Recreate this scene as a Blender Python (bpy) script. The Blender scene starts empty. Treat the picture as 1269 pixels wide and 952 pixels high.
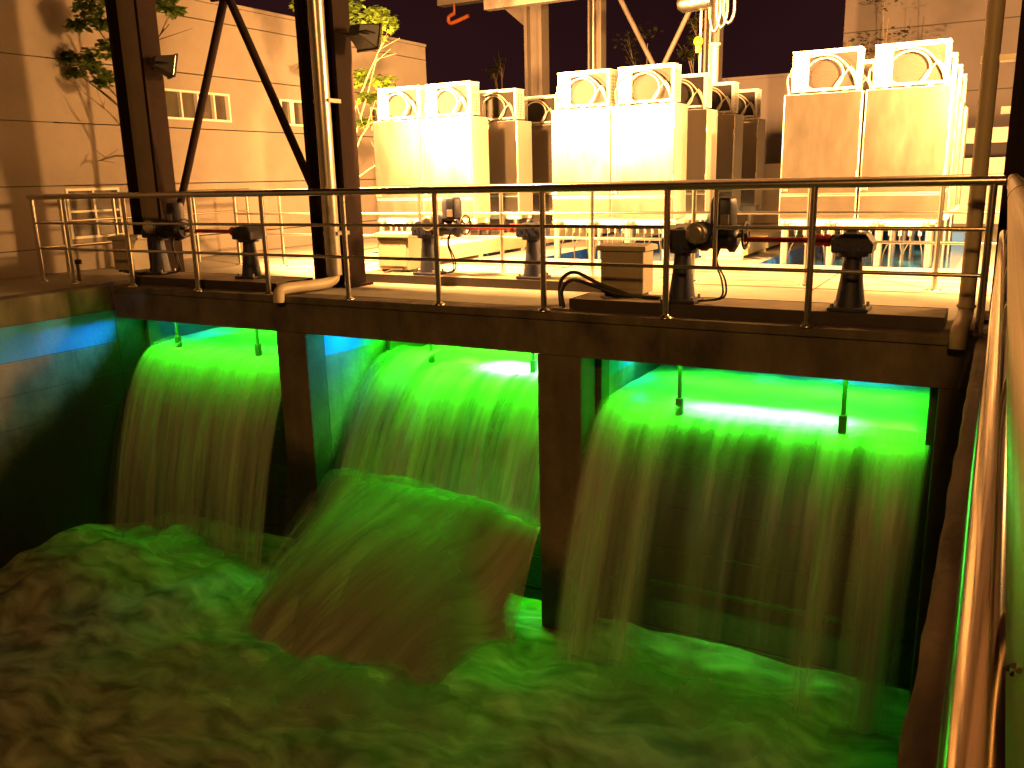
import bpy, bmesh, math, random
from mathutils import Vector, Matrix, noise
random.seed(7)
S = bpy.context.scene
COL = S.collection
PI = math.pi
R = math.radians

# ------------------------------------------------------------------ camera
CX = Vector((0.8733, -0.0932, -0.4782)).normalized()
CYY = Vector((0.485, 0.214, 0.847)).normalized()
CYY = (CYY - CYY.dot(CX) * CX).normalized()
CZZ = CX.cross(CYY)
if CZZ.y < 0: CZZ = -CZZ
right = Vector((CX.x, CYY.x, CZZ.x)); up = Vector((CX.y, CYY.y, CZZ.y)); fwd = Vector((CX.z, CYY.z, CZZ.z))
CAM = Vector((0, 0, 1.17))
cd = bpy.data.cameras.new('camera'); cam = bpy.data.objects.new('camera', cd); COL.objects.link(cam)
m = Matrix.Identity(4)
for i in range(3):
    m[i][0] = right[i]; m[i][1] = up[i]; m[i][2] = -fwd[i]; m[i][3] = CAM[i]
cam.matrix_world = m
cd.sensor_width = 36; cd.lens = 36 * 1069 / 1269; cd.clip_start = 0.01; cd.clip_end = 1000
S.camera = cam

# ------------------------------------------------------------------ world (night sky)
w = bpy.data.worlds.new('World'); S.world = w; w.use_nodes = True
nt = w.node_tree; bg = nt.nodes['Background']
tcw = nt.nodes.new('ShaderNodeTexCoord'); spw = nt.nodes.new('ShaderNodeSeparateXYZ'); nt.links.new(tcw.outputs['Generated'], spw.inputs[0])
nzw = nt.nodes.new('ShaderNodeTexNoise'); nzw.inputs['Scale'].default_value = 3; nzw.inputs['Detail'].default_value = 4; nt.links.new(tcw.outputs['Generated'], nzw.inputs['Vector'])
adw = nt.nodes.new('ShaderNodeMath'); adw.operation = 'MULTIPLY_ADD'; adw.inputs[1].default_value = .35; nt.links.new(nzw.outputs['Fac'], adw.inputs[0]); nt.links.new(spw.outputs['Z'], adw.inputs[2])
crw = nt.nodes.new('ShaderNodeValToRGB'); crw.color_ramp.elements[0].position = .12; crw.color_ramp.elements[1].position = .6
crw.color_ramp.elements[0].color = (0.030, 0.0085, 0.0085, 1); crw.color_ramp.elements[1].color = (0.010, 0.0027, 0.0034, 1)
nt.links.new(adw.outputs[0], crw.inputs['Fac']); nt.links.new(crw.outputs['Color'], bg.inputs['Color']); bg.inputs['Strength'].default_value = 1.0   # city glow fading upward
S.view_settings.view_transform = 'Standard'; S.view_settings.look = 'None'
S.view_settings.exposure = 0; S.view_settings.gamma = 1
S.cycles.use_denoising = True
S.cycles.max_bounces = 8; S.cycles.transparent_max_bounces = 24
S.cycles.sample_clamp_indirect = 6
S.cycles.caustics_reflective = False; S.cycles.caustics_refractive = False

FLOOD = 3000        # watts of each deck floodlight
STREET = 1050
MAST = 1100       # watts of the mast floodlight beyond the right end of the deck       # watts of the street lamp behind the railing
LED = 1.0          # scale of the green channel lamps
WARM = (1.0, 0.475, 0.135)
STREETC = (1.0, 0.44, 0.09)

# ------------------------------------------------------------------ helpers
class MB:
    def __init__(s): s.v = []; s.f = []; s.sm = []; s.mi = []; s.cur = 0
    def add(s, vs, fs, smooth=False):
        b = len(s.v); s.v += [tuple(p) for p in vs]
        for f in fs: s.f.append([i + b for i in f]); s.sm.append(smooth); s.mi.append(s.cur)
        return s
    def box(s, x0, x1, y0, y1, z0, z1):
        s.add([(x0,y0,z0),(x1,y0,z0),(x1,y1,z0),(x0,y1,z0),(x0,y0,z1),(x1,y0,z1),(x1,y1,z1),(x0,y1,z1)],
              [(0,3,2,1),(4,5,6,7),(0,1,5,4),(1,2,6,5),(2,3,7,6),(3,0,4,7)]); return s
    def hexa(s, p): s.add(p, [(0,3,2,1),(4,5,6,7),(0,1,5,4),(1,2,6,5),(2,3,7,6),(3,0,4,7)]); return s
    def tube(s, pts, r, n=10, cap=True, smooth=True):
        pts = [Vector(p) for p in pts]; k = len(pts)
        rs = r if isinstance(r, (list, tuple)) else [r] * k
        t0 = (pts[1] - pts[0]).normalized()
        a = t0.orthogonal().normalized(); vs = []; fs = []
        for i, p in enumerate(pts):
            if i == 0: t = pts[1] - pts[0]
            elif i == k - 1: t = pts[-1] - pts[-2]
            else: t = (pts[i + 1] - p).normalized() + (p - pts[i - 1]).normalized()
            if t.length < 1e-9: t = t0
            t.normalize()
            a = (a - a.dot(t) * t)
            if a.length < 1e-6: a = t.orthogonal()
            a.normalize(); b = t.cross(a)
            for j in range(n):
                q = 2 * PI * j / n
                vs.append(p + rs[i] * (math.cos(q) * a + math.sin(q) * b))
        for i in range(k - 1):
            for j in range(n):
                fs.append((i*n+j, i*n+(j+1) % n, (i+1)*n+(j+1) % n, (i+1)*n+j))
        s.add(vs, fs, smooth)
        if cap:
            s.add(vs[:n], [tuple(range(n))[::-1]]); s.add(vs[-n:], [tuple(range(n))])
        return s
    def ring(s, c, r, th, axis='x', n=28):
        c = Vector(c); pts = []
        for j in range(n + 1):
            q = 2 * PI * j / n; u, v = r * math.cos(q), r * math.sin(q)
            pts.append(c + (Vector((0, u, v)) if axis == 'x' else Vector((u, 0, v)) if axis == 'y' else Vector((u, v, 0))))
        return s.tube(pts, th, 6, cap=False)
    def lathe(s, c, prof, n=20, axis='z'):
        c = Vector(c); vs = []; fs = []
        for (r, h) in prof:
            for j in range(n):
                q = 2 * PI * j / n; u, v = r * math.cos(q), r * math.sin(q)
                vs.append(c + (Vector((u, v, h)) if axis == 'z' else Vector((h, u, v)) if axis == 'x' else Vector((v, h, u))))
        for i in range(len(prof) - 1):
            for j in range(n): fs.append((i*n+j, i*n+(j+1) % n, (i+1)*n+(j+1) % n, (i+1)*n+j))
        s.add(vs, fs, True)
        s.add(vs[:n], [tuple(range(n))[::-1]]); s.add(vs[-n:], [tuple(range(n))])
        return s
    def prism(s, poly, axis, a, b):           # extrude a 2-D polygon along an axis
        n = len(poly)
        def P(u, v, h): return (h, u, v) if axis == 'x' else (u, h, v) if axis == 'y' else (u, v, h)
        vs = [P(u, v, a) for u, v in poly] + [P(u, v, b) for u, v in poly]
        fs = [tuple(range(n))[::-1], tuple(range(n, 2*n))] + [(i, (i+1) % n, n+(i+1) % n, n+i) for i in range(n)]
        s.add(vs, fs); return s
    def build(s, name, mats, parent=None, bevel=0, kind=None, recalc=True):
        me = bpy.data.meshes.new(name); me.from_pydata(s.v, [], s.f)
        for mt in (mats if isinstance(mats, (list, tuple)) else [mats]): me.materials.append(mt)
        me.polygons.foreach_set('use_smooth', s.sm); me.polygons.foreach_set('material_index', s.mi)
        if recalc:
            bm = bmesh.new(); bm.from_mesh(me); bmesh.ops.recalc_face_normals(bm, faces=bm.faces); bm.to_mesh(me); bm.free()
        me.update()
        o = bpy.data.objects.new(name, me); COL.objects.link(o)
        if parent is not None:
            o.parent = parent; o.matrix_parent_inverse = PINV.get(parent.name, Matrix.Identity(4))
        if bevel:
            b = o.modifiers.new('bevel', 'BEVEL'); b.width = bevel; b.segments = 2; b.limit_method = 'ANGLE'; b.harden_normals = False
        if kind: o['kind'] = kind
        return o

PINV = {}
def tag(o, label, cat, group=None):
    o['label'] = label; o['category'] = cat
    if group: o['group'] = group
    return o
def thing(name, label, cat, loc=(0,0,0), group=None, world=True):
    """an Empty at the thing's base; with world=True its parts are given in world coordinates"""
    o = bpy.data.objects.new(name, None); COL.objects.link(o); o.location = loc; o.empty_display_size = .1
    if world: PINV[o.name] = Matrix.Translation(-Vector(loc))
    return tag(o, label, cat, group)
def copy_tree(o, parent=None):
    c = o.copy(); COL.objects.link(c)
    if parent is not None: c.parent = parent; c.matrix_parent_inverse = o.matrix_parent_inverse
    for ch in list(o.children): copy_tree(ch, c)
    return c
def N3(x, y, z): return noise.noise(Vector((x, y, z)))

# ------------------------------------------------------------------ materials
def mat(name, base=(.5,.5,.5), rough=.6, metal=0.0, var=0.0, vscale=4.0, bump=0.0, bscale=30.0, col2=None, stretch=(1,1,1), spec=.5, rvar=0.0, world=False):
    mt = bpy.data.materials.new(name); mt.use_nodes = True
    n = mt.node_tree.nodes; l = mt.node_tree.links; p = n['Principled BSDF']
    p.inputs['Base Color'].default_value = (*base, 1); p.inputs['Roughness'].default_value = rough
    p.inputs['Metallic'].default_value = metal; p.inputs['Specular IOR Level'].default_value = spec
    tc = n.new('ShaderNodeTexCoord'); mp = n.new('ShaderNodeMapping'); mp.inputs['Scale'].default_value = stretch
    if world:
        gp = n.new('ShaderNodeNewGeometry'); l.new(gp.outputs['Position'], mp.inputs['Vector'])
    else: l.new(tc.outputs['Object'], mp.inputs['Vector'])
    if var or col2:
        tx = n.new('ShaderNodeTexNoise'); tx.inputs['Scale'].default_value = vscale; tx.inputs['Detail'].default_value = 7; tx.inputs['Roughness'].default_value = .62
        l.new(mp.outputs['Vector'], tx.inputs['Vector'])
        cr = n.new('ShaderNodeValToRGB'); cr.color_ramp.elements[0].position = .32; cr.color_ramp.elements[1].position = .68
        c2 = col2 if col2 else tuple(c * (1 - var) for c in base)
        cr.color_ramp.elements[0].color = (*c2, 1); cr.color_ramp.elements[1].color = (*base, 1)
        l.new(tx.outputs['Fac'], cr.inputs['Fac']); l.new(cr.outputs['Color'], p.inputs['Base Color'])
        if rvar:
            mr = n.new('ShaderNodeMapRange'); mr.inputs['From Min'].default_value = .3; mr.inputs['From Max'].default_value = .7
            mr.inputs['To Min'].default_value = rough - rvar; mr.inputs['To Max'].default_value = rough + rvar
            l.new(tx.outputs['Fac'], mr.inputs['Value']); l.new(mr.outputs['Result'], p.inputs['Roughness'])
    if bump:
        t2 = n.new('ShaderNodeTexNoise'); t2.inputs['Scale'].default_value = bscale; t2.inputs['Detail'].default_value = 5
        l.new(mp.outputs['Vector'], t2.inputs['Vector'])
        b = n.new('ShaderNodeBump'); b.inputs['Strength'].default_value = bump; b.inputs['Distance'].default_value = .02
        l.new(t2.outputs['Fac'], b.inputs['Height']); l.new(b.outputs['Normal'], p.inputs['Normal'])
    return mt

M = {}
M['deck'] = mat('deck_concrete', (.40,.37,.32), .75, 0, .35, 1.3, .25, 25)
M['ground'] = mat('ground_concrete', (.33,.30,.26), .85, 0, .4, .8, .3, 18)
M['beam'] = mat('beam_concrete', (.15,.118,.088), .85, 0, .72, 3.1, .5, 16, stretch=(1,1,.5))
M['curb'] = mat('curb_concrete', (.30,.225,.16), .85, 0, .42, 6, .5, 28, stretch=(1,.5,1))
M['slab'] = mat('cover_slab', (.48,.42,.28), .8, 0, .15, 3, .1, 30)
M['stain'] = mat('stainless_rail', (.60,.55,.48), .27, 1, .06, 8)
M['stainrail'] = mat('brushed_handrail', (.36,.27,.19), .40, 1, .3, 3, stretch=(200,.5,200), rvar=.12)
M['stainnear'] = mat('stainless_near_rail', (.42,.32,.23), .16, 1, .3, 3, stretch=(120,.5,120), rvar=.09)
M['stainmatte'] = mat('stainless_matte', (.60,.57,.52), .33, 1, .1, 6)
M['cab'] = mat('brushed_cabinet_steel', (.44,.38,.325), .23, .96, .06, 3.5, .02, 6, stretch=(1,1,.35), rvar=.03, world=True)
M['cabside'] = mat('cabinet_side_steel', (.56,.51,.43), .5, .3, .08, 1.5, .02, 14, stretch=(1,1,.2), rvar=.05, world=True)
M['ac'] = mat('cream_painted_metal', (.74,.71,.66), .5, 0, .06, 5)
M['fin'] = mat('finned_coil', (.032,.022,.018), .7, .0, .1, 8)
M['fan'] = mat('fan_recess', (.10,.08,.075), .6)
M['hose'] = mat('pale_hose', (.45,.41,.34), .55, 0, .08, 9)
M['steel'] = mat('brown_painted_steel', (.022,.012,.010), .8, 0, .35, 5, .1, 40, spec=.12)
M['web'] = mat('pale_painted_web', (.30,.235,.19), .55, 0, .2, 4, .08, 40)
M['greysteel'] = mat('grey_painted_steel', (.18,.145,.13), .55, 0, .15, 3)
M['iron'] = mat('blue_cast_iron', (.022,.024,.055), .5, .1, .3, 12, .2, 60)
M['motor'] = mat('blue_grey_motor', (.03,.03,.055), .45, .2, .25, 10, .1, 50)
M['red'] = mat('red_shaft_paint', (.42,.03,.02), .5, 0, .3, 14)
M['black'] = mat('black_rubber', (.018,.016,.016), .55)
M['box'] = mat('cream_control_box', (.40,.34,.25), .55, 0, .12, 6)
M['pipe'] = mat('cream_plastic_pipe', (.52,.43,.30), .45, 0, .12, 5)
M['steelpipe'] = mat('galvanised_pipe', (.58,.54,.47), .3, .85, .15, 5)
M['wall'] = mat('render_wall', (.29,.24,.205), .9, 0, .2, 1.3, .15, 45)
M['farwall'] = mat('far_render_wall', (.17,.14,.145), .9, 0, .2, .7)
M['frame'] = mat('white_window_frame', (.72,.68,.60), .5)
M['glass'] = mat('dark_window_glass', (.075,.06,.05), .12, 0, .3, 3, spec=.8)
M['blue'] = mat('pool_blue_paint', (.02,.16,.62), .5, 0, .25, 3)
M['bark'] = mat('bark', (.30,.22,.13), .9, 0, .4, 20, .4, 40)
M['plinth'] = mat('plinth_plate', (.27,.215,.16), .7, 0, .35, 5, .15, 30)
M['dark'] = mat('dark_plinth_side', (.045,.032,.026), .7, 0, .3, 8)
M['yellow'] = mat('yellow_hook_paint', (.75,.38,.02), .5)
M['orange'] = mat('orange_hook_paint', (.30,.07,.015), .5)
M['white'] = mat('white_paint', (.78,.74,.66), .55, 0, .06, 3)
M['dirt'] = mat('dark_dirt', (.02,.012,.008), .9)

def leafmat(name, a, b):
    mt = bpy.data.materials.new(name); mt.use_nodes = True
    n = mt.node_tree.nodes; l = mt.node_tree.links; p = n['Principled BSDF']
    tc = n.new('ShaderNodeTexCoord'); tx = n.new('ShaderNodeTexNoise'); tx.inputs['Scale'].default_value = 5
    cr = n.new('ShaderNodeValToRGB'); cr.color_ramp.elements[0].position = .35; cr.color_ramp.elements[1].position = .65
    cr.color_ramp.elements[0].color = (*a, 1); cr.color_ramp.elements[1].color = (*b, 1)
    l.new(tc.outputs['Object'], tx.inputs['Vector']); l.new(tx.outputs['Fac'], cr.inputs['Fac']); l.new(cr.outputs['Color'], p.inputs['Base Color'])
    p.inputs['Roughness'].default_value = .6
    tr = n.new('ShaderNodeBsdfTranslucent'); l.new(cr.outputs['Color'], tr.inputs['Color'])
    mx = n.new('ShaderNodeMixShader'); mx.inputs[0].default_value = .4
    l.new(p.outputs[0], mx.inputs[1]); l.new(tr.outputs[0], mx.inputs[2]); l.new(mx.outputs[0], n['Material Output'].inputs['Surface'])
    return mt
M['leaf'] = leafmat('leaf', (.07,.12,.010), (.18,.27,.03))
M['leafdim'] = leafmat('far_leaf', (.05,.05,.02), (.09,.09,.03))

def emis(name, col, st):
    mt = bpy.data.materials.new(name); mt.use_nodes = True
    p = mt.node_tree.nodes['Principled BSDF']; p.inputs['Base Color'].default_value = (*col, 1)
    p.inputs['Emission Color'].default_value = (*col, 1); p.inputs['Emission Strength'].default_value = st
    return mt
M['lens'] = emis('lit_lamp_lens', (1.0, .62, .2), 30)
M['led'] = emis('lit_green_led', (.02, 1.0, .12), 12)

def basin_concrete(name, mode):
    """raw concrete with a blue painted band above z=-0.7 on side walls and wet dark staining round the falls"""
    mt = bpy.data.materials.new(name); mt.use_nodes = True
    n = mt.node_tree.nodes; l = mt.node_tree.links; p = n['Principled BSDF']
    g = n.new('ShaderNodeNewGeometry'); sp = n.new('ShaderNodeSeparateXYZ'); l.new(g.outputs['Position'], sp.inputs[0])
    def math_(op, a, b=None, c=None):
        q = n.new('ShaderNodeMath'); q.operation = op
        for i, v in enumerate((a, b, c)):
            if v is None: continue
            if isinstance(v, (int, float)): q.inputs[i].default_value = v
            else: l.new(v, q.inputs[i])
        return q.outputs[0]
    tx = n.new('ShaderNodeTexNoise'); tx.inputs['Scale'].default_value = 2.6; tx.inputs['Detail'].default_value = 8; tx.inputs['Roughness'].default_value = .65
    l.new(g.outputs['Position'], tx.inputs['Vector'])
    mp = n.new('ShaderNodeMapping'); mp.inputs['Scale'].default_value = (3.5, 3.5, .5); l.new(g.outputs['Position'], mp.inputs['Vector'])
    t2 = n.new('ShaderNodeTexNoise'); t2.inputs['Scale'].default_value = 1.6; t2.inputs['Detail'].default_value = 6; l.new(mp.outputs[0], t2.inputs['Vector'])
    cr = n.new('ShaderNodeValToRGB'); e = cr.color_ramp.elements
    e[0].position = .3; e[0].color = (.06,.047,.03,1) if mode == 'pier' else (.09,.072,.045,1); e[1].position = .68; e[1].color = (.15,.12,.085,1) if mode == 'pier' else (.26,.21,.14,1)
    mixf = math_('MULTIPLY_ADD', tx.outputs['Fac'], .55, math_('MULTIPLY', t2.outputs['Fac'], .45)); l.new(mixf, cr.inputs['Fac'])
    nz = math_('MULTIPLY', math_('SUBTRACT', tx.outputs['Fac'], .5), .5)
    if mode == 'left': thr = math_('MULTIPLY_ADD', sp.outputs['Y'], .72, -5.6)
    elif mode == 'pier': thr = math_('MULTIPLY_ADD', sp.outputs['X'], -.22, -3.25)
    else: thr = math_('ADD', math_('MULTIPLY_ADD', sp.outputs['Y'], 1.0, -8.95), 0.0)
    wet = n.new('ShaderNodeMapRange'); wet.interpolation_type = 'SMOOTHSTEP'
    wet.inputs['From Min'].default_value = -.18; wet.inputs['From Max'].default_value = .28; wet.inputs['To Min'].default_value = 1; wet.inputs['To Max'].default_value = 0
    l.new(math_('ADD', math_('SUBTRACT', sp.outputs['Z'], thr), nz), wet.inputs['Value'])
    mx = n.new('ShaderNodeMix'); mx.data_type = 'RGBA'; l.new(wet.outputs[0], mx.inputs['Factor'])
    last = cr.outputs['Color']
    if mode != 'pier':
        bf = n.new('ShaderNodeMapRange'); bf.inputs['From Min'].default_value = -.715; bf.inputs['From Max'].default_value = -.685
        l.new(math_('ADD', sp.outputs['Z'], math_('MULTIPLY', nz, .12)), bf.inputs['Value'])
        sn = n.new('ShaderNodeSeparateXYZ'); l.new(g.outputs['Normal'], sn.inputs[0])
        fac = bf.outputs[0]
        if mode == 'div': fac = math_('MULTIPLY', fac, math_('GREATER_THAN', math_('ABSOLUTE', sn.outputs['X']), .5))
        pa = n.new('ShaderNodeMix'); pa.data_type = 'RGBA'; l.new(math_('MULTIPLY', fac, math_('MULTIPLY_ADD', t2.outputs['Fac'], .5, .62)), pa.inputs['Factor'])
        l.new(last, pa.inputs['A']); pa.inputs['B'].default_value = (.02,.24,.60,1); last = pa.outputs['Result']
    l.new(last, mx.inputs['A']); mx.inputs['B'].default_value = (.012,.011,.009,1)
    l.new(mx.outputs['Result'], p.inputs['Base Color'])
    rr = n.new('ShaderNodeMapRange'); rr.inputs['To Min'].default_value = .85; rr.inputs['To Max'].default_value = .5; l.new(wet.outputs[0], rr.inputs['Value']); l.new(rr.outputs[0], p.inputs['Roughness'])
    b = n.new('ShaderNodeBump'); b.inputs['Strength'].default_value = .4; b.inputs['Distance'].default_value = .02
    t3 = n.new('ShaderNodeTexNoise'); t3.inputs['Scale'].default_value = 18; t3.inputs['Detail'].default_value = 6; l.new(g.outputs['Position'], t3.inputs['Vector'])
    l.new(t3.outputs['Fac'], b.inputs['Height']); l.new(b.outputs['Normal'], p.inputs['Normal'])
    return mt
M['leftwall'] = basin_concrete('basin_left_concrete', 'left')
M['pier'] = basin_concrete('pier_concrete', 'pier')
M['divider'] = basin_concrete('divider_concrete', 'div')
M['weir'] = mat('wet_weir_concrete', (.03,.027,.021), .6, 0, .5, 3, .4, 14)

def water_sheet(name, freq, base=(.82,.84,.80), trans=.5, amp=.34, bump=.35, rough=.35):
    """falling water: white translucent strands, gaps between them see-through; attribute dens = how thick the sheet is"""
    mt = bpy.data.materials.new(name); mt.use_nodes = True
    n = mt.node_tree.nodes; l = mt.node_tree.links
    p = n['Principled BSDF']; p.inputs['Base Color'].default_value = (*base, 1); p.inputs['Roughness'].default_value = rough; p.inputs['Specular IOR Level'].default_value = .5 if rough < .5 else .1
    at = n.new('ShaderNodeAttribute'); at.attribute_name = 'dens'
    uv = n.new('ShaderNodeAttribute'); uv.attribute_name = 'flow'
    mp = n.new('ShaderNodeMapping'); mp.inputs['Scale'].default_value = (freq, .55, 1); l.new(uv.outputs['Vector'], mp.inputs['Vector'])
    tx = n.new('ShaderNodeTexNoise'); tx.inputs['Scale'].default_value = 1; tx.inputs['Detail'].default_value = 4; tx.inputs['Roughness'].default_value = .6
    l.new(mp.outputs[0], tx.inputs['Vector'])
    mr = n.new('ShaderNodeMapRange'); mr.inputs['From Min'].default_value = .36; mr.inputs['From Max'].default_value = .64; mr.inputs['To Min'].default_value = -amp; mr.inputs['To Max'].default_value = amp
    l.new(tx.outputs['Fac'], mr.inputs['Value'])
    ad = n.new('ShaderNodeMath'); ad.operation = 'ADD'; ad.use_clamp = True; l.new(at.outputs['Fac'], ad.inputs[0])
    ml = n.new('ShaderNodeMath'); ml.operation = 'MULTIPLY'; l.new(mr.outputs[0], ml.inputs[0])
    # streaks fade with the density so that empty stretches stay empty
    q = n.new('ShaderNodeMath'); q.operation = 'MINIMUM'; l.new(at.outputs['Fac'], q.inputs[0]); q.inputs[1].default_value = .55
    q2 = n.new('ShaderNodeMath'); q2.operation = 'MULTIPLY'; q2.inputs[1].default_value = 1.7; l.new(q.outputs[0], q2.inputs[0])
    l.new(q2.outputs[0], ml.inputs[1]); l.new(ml.outputs[0], ad.inputs[1])
    b = n.new('ShaderNodeBump'); b.inputs['Strength'].default_value = bump; b.inputs['Distance'].default_value = .03; l.new(tx.outputs['Fac'], b.inputs['Height'])
    l.new(b.outputs['Normal'], p.inputs['Normal'])
    tl = n.new('ShaderNodeBsdfTranslucent'); tl.inputs['Color'].default_value = (*base, 1)
    m1 = n.new('ShaderNodeMixShader'); m1.inputs[0].default_value = trans; l.new(p.outputs[0], m1.inputs[1]); l.new(tl.outputs[0], m1.inputs[2])
    tp = n.new('ShaderNodeBsdfTransparent'); m2 = n.new('ShaderNodeMixShader')
    l.new(ad.outputs[0], m2.inputs[0]); l.new(tp.outputs[0], m2.inputs[1]); l.new(m1.outputs[0], m2.inputs[2])
    l.new(m2.outputs[0], n['Material Output'].inputs['Surface'])
    return mt
M['fall'] = water_sheet('falling_water', 9, (.66,.68,.60), .5, .30, .2)
M['fallfine'] = water_sheet('falling_water_fine', 17, (.66,.68,.60), .5, .26, .2)
M['mound'] = water_sheet('rushing_water', 4.5, (.52,.46,.36), .3, .5, .12, .7)
M['muddy'] = water_sheet('muddy_water', 5, (.15,.125,.085), .1, .1, .1, .6)
M['spray'] = water_sheet('spray', 4, (.36,.34,.28), .5, .22, .05, .9)

def foam_mat():
    mt = bpy.data.materials.new('churning_foam'); mt.use_nodes = True
    n = mt.node_tree.nodes; l = mt.node_tree.links; p = n['Principled BSDF']
    tc = n.new('ShaderNodeTexCoord')
    t0 = n.new('ShaderNodeTexNoise'); t0.inputs['Scale'].default_value = .9; t0.inputs['Detail'].default_value = 3; l.new(tc.outputs['Object'], t0.inputs['Vector'])
    vm = n.new('ShaderNodeVectorMath'); vm.operation = 'MULTIPLY_ADD'; vm.inputs[1].default_value = (1.0,1.0,1.0); l.new(t0.outputs['Color'], vm.inputs[0]); l.new(tc.outputs['Object'], vm.inputs[2])
    mp = n.new('ShaderNodeMapping'); mp.inputs['Rotation'].default_value = (0,0,R(-25)); mp.inputs['Scale'].default_value = (1.3,3.0,1.5); l.new(vm.outputs[0], mp.inputs['Vector'])
    t1 = n.new('ShaderNodeTexNoise'); t1.inputs['Scale'].default_value = 2.1; t1.inputs['Detail'].default_value = 5; t1.inputs['Roughness'].default_value = .48; l.new(mp.outputs[0], t1.inputs['Vector'])
    cr = n.new('ShaderNodeValToRGB'); e = cr.color_ramp.elements
    e[0].position = .32; e[0].color = (.08,.066,.045,1); e[1].position = .76; e[1].color = (.33,.28,.215,1)
    l.new(t1.outputs['Fac'], cr.inputs['Fac']); l.new(cr.outputs['Color'], p.inputs['Base Color'])
    p.inputs['Roughness'].default_value = .6; p.inputs['Specular IOR Level'].default_value = .2
    return mt
M['foam'] = foam_mat()
def upstream_mat():
    mt = mat('milky_channel_water', (.42,.46,.42), .25, 0, .2, 2.5, .12, 3.0, spec=.4)
    return mt
M['upwater'] = upstream_mat()

# ------------------------------------------------------------------ measures
YF = 6.85                       # front face of the deck
XL, XR = -9.5, -0.08            # basin side walls
BAYS = [(-9.5, -6.82), (-6.4, -3.6), (-3.16, -0.29)]
CREST = [(7.27, -.87), (8.2, -1.0), (7.22, -.97)]
ZW = -3.12
LANES = [(-9.25, -6.95), (-5.98, -3.72), (-2.75, -.42)]
LY0, LY1 = 11.45, 18.2

# ------------------------------------------------------------------ ground, deck
def sheet_with_holes(name, xs, ys, hole, z, mt):
    b = MB(); idx = {}
    for i in range(len(xs) - 1):
        for j in range(len(ys) - 1):
            cx, cy = (xs[i] + xs[i+1]) / 2, (ys[j] + ys[j+1]) / 2
            if hole(cx, cy): continue
            b.add([(xs[i],ys[j],z),(xs[i+1],ys[j],z),(xs[i+1],ys[j+1],z),(xs[i],ys[j+1],z)], [(0,1,2,3)])
    return b.build(name, mt, kind='structure', recalc=False)
def hole(x, y):
    if XL - .3 < x < XR + .45 and -5.0 < y < 10.6: return True
    return any(a < x < c for a, c in LANES) and LY0 < y < LY1
sheet_with_holes('ground', sorted([-300,-40,XL-.3,XR+.45,40,300] + [v for a in LANES for v in a]), [-300,-40,-5.0,10.6,LY0,LY1,60,300], hole, 0.0, M['ground'])
d = MB().box(XL-.3, XR+.45, YF+.25, 10.6, -.25, 0); d.build('deck', M['deck'], kind='structure')
pv = MB().add([(XL-.3, 10.604, .004), (XR+6, 10.604, .004), (XR+6, LY0, .004), (XL-.3, LY0, .004)], [(0,1,2,3)]); pv.build('pavement', M['deck'], kind='structure', recalc=False)

# deck joints: thin dark sealed joints that are real strips a few millimetres proud
j = MB()
for y in (9.15, 10.6): j.box(XL, XR+.4, y-.006, y+.006, .001, .0045)
for x in (-8.1, -5.0, -3.4, -1.6): j.box(x-.005, x+.005, 8.75, 10.59, .001, .0045)
j.build('joint_sealant', M['dark'], kind='structure')

# ------------------------------------------------------------------ basin walls
lw = thing('basin_wall', 'long concrete side wall of the basin with a blue painted band along its top', 'wall', (XL, 2, -3.6))
MB().box(XL-.3, XL+.015, -5, YF, -.3, .003).build('coping', M['beam'], lw, .012)
MB().box(XL-.3, XL-.012, -5, 11, -3.8, -.3).build('wall_core', M['dark'], lw)
rows = [(-.3,-.7), (-.7,-1.08), (-1.08,-1.46), (-1.46,-1.88), (-1.88,-2.4), (-2.4,-3.6)]
for k_, (a, c) in enumerate(rows):
    y = -5.0; k = 0
    for y1 in ((-1.5, 2.2, 5.1, YF, 10.55), (.4, 3.9, YF, 10.55))[k_ % 2]:
        dx = random.uniform(-.003, .002)
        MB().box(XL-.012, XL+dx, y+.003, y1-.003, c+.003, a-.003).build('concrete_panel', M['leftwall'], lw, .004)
        y = y1
rw = thing('curb_wall', 'concrete curb wall along the right side of the basin beside the stainless handrail', 'wall', (XR, 2, -3.6))
MB().box(XR+.02, XR+.45, -5, 10.6, -3.8, -.12).build('wall_core', M['weir'], rw)
y = -5.0
cb = MB()
# curb top with a worn uneven edge
ys = [-5 + i * .09 for i in range(int((YF + 5) / .09) + 1)] + [YF]
xs = [XR, XR+.02, XR+.05, XR+.09, XR+.15, XR+.25, XR+.45]
vs = []
for yy in ys:
    for i, xx in enumerate(xs):
        ed = .014 * N3(yy * 3, 3, 0) + .008 * N3(yy * 11, 5, 1)
        vs.append((xx + (ed if i == 0 else 0), yy, -.02 * (i == 0) + .009 * N3(yy * 5, xx * 16, 4) + .003))
nx = len(xs); fs = [(a*nx+i, a*nx+i+1, (a+1)*nx+i+1, (a+1)*nx+i) for a in range(len(ys)-1) for i in range(nx-1)]
cb.add(vs, fs, True)
vs2 = []
for a, yy in enumerate(ys): vs2 += [vs[a*nx], (XR, yy, -.13)]
cb.add(vs2, [(2*a, 2*a+2, 2*a+3, 2*a+1) for a in range(len(ys)-1)], True)
cb.build('curb_top', M['curb'], rw)
MB().box(XR, XR+.02, -5, YF, -3.8, -.125).build('wall_face', M['weir'], rw)
MB().box(XL, XR, -5.3, -5, -3.8, .0).build('basin_end', M['beam'], kind='structure')

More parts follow.
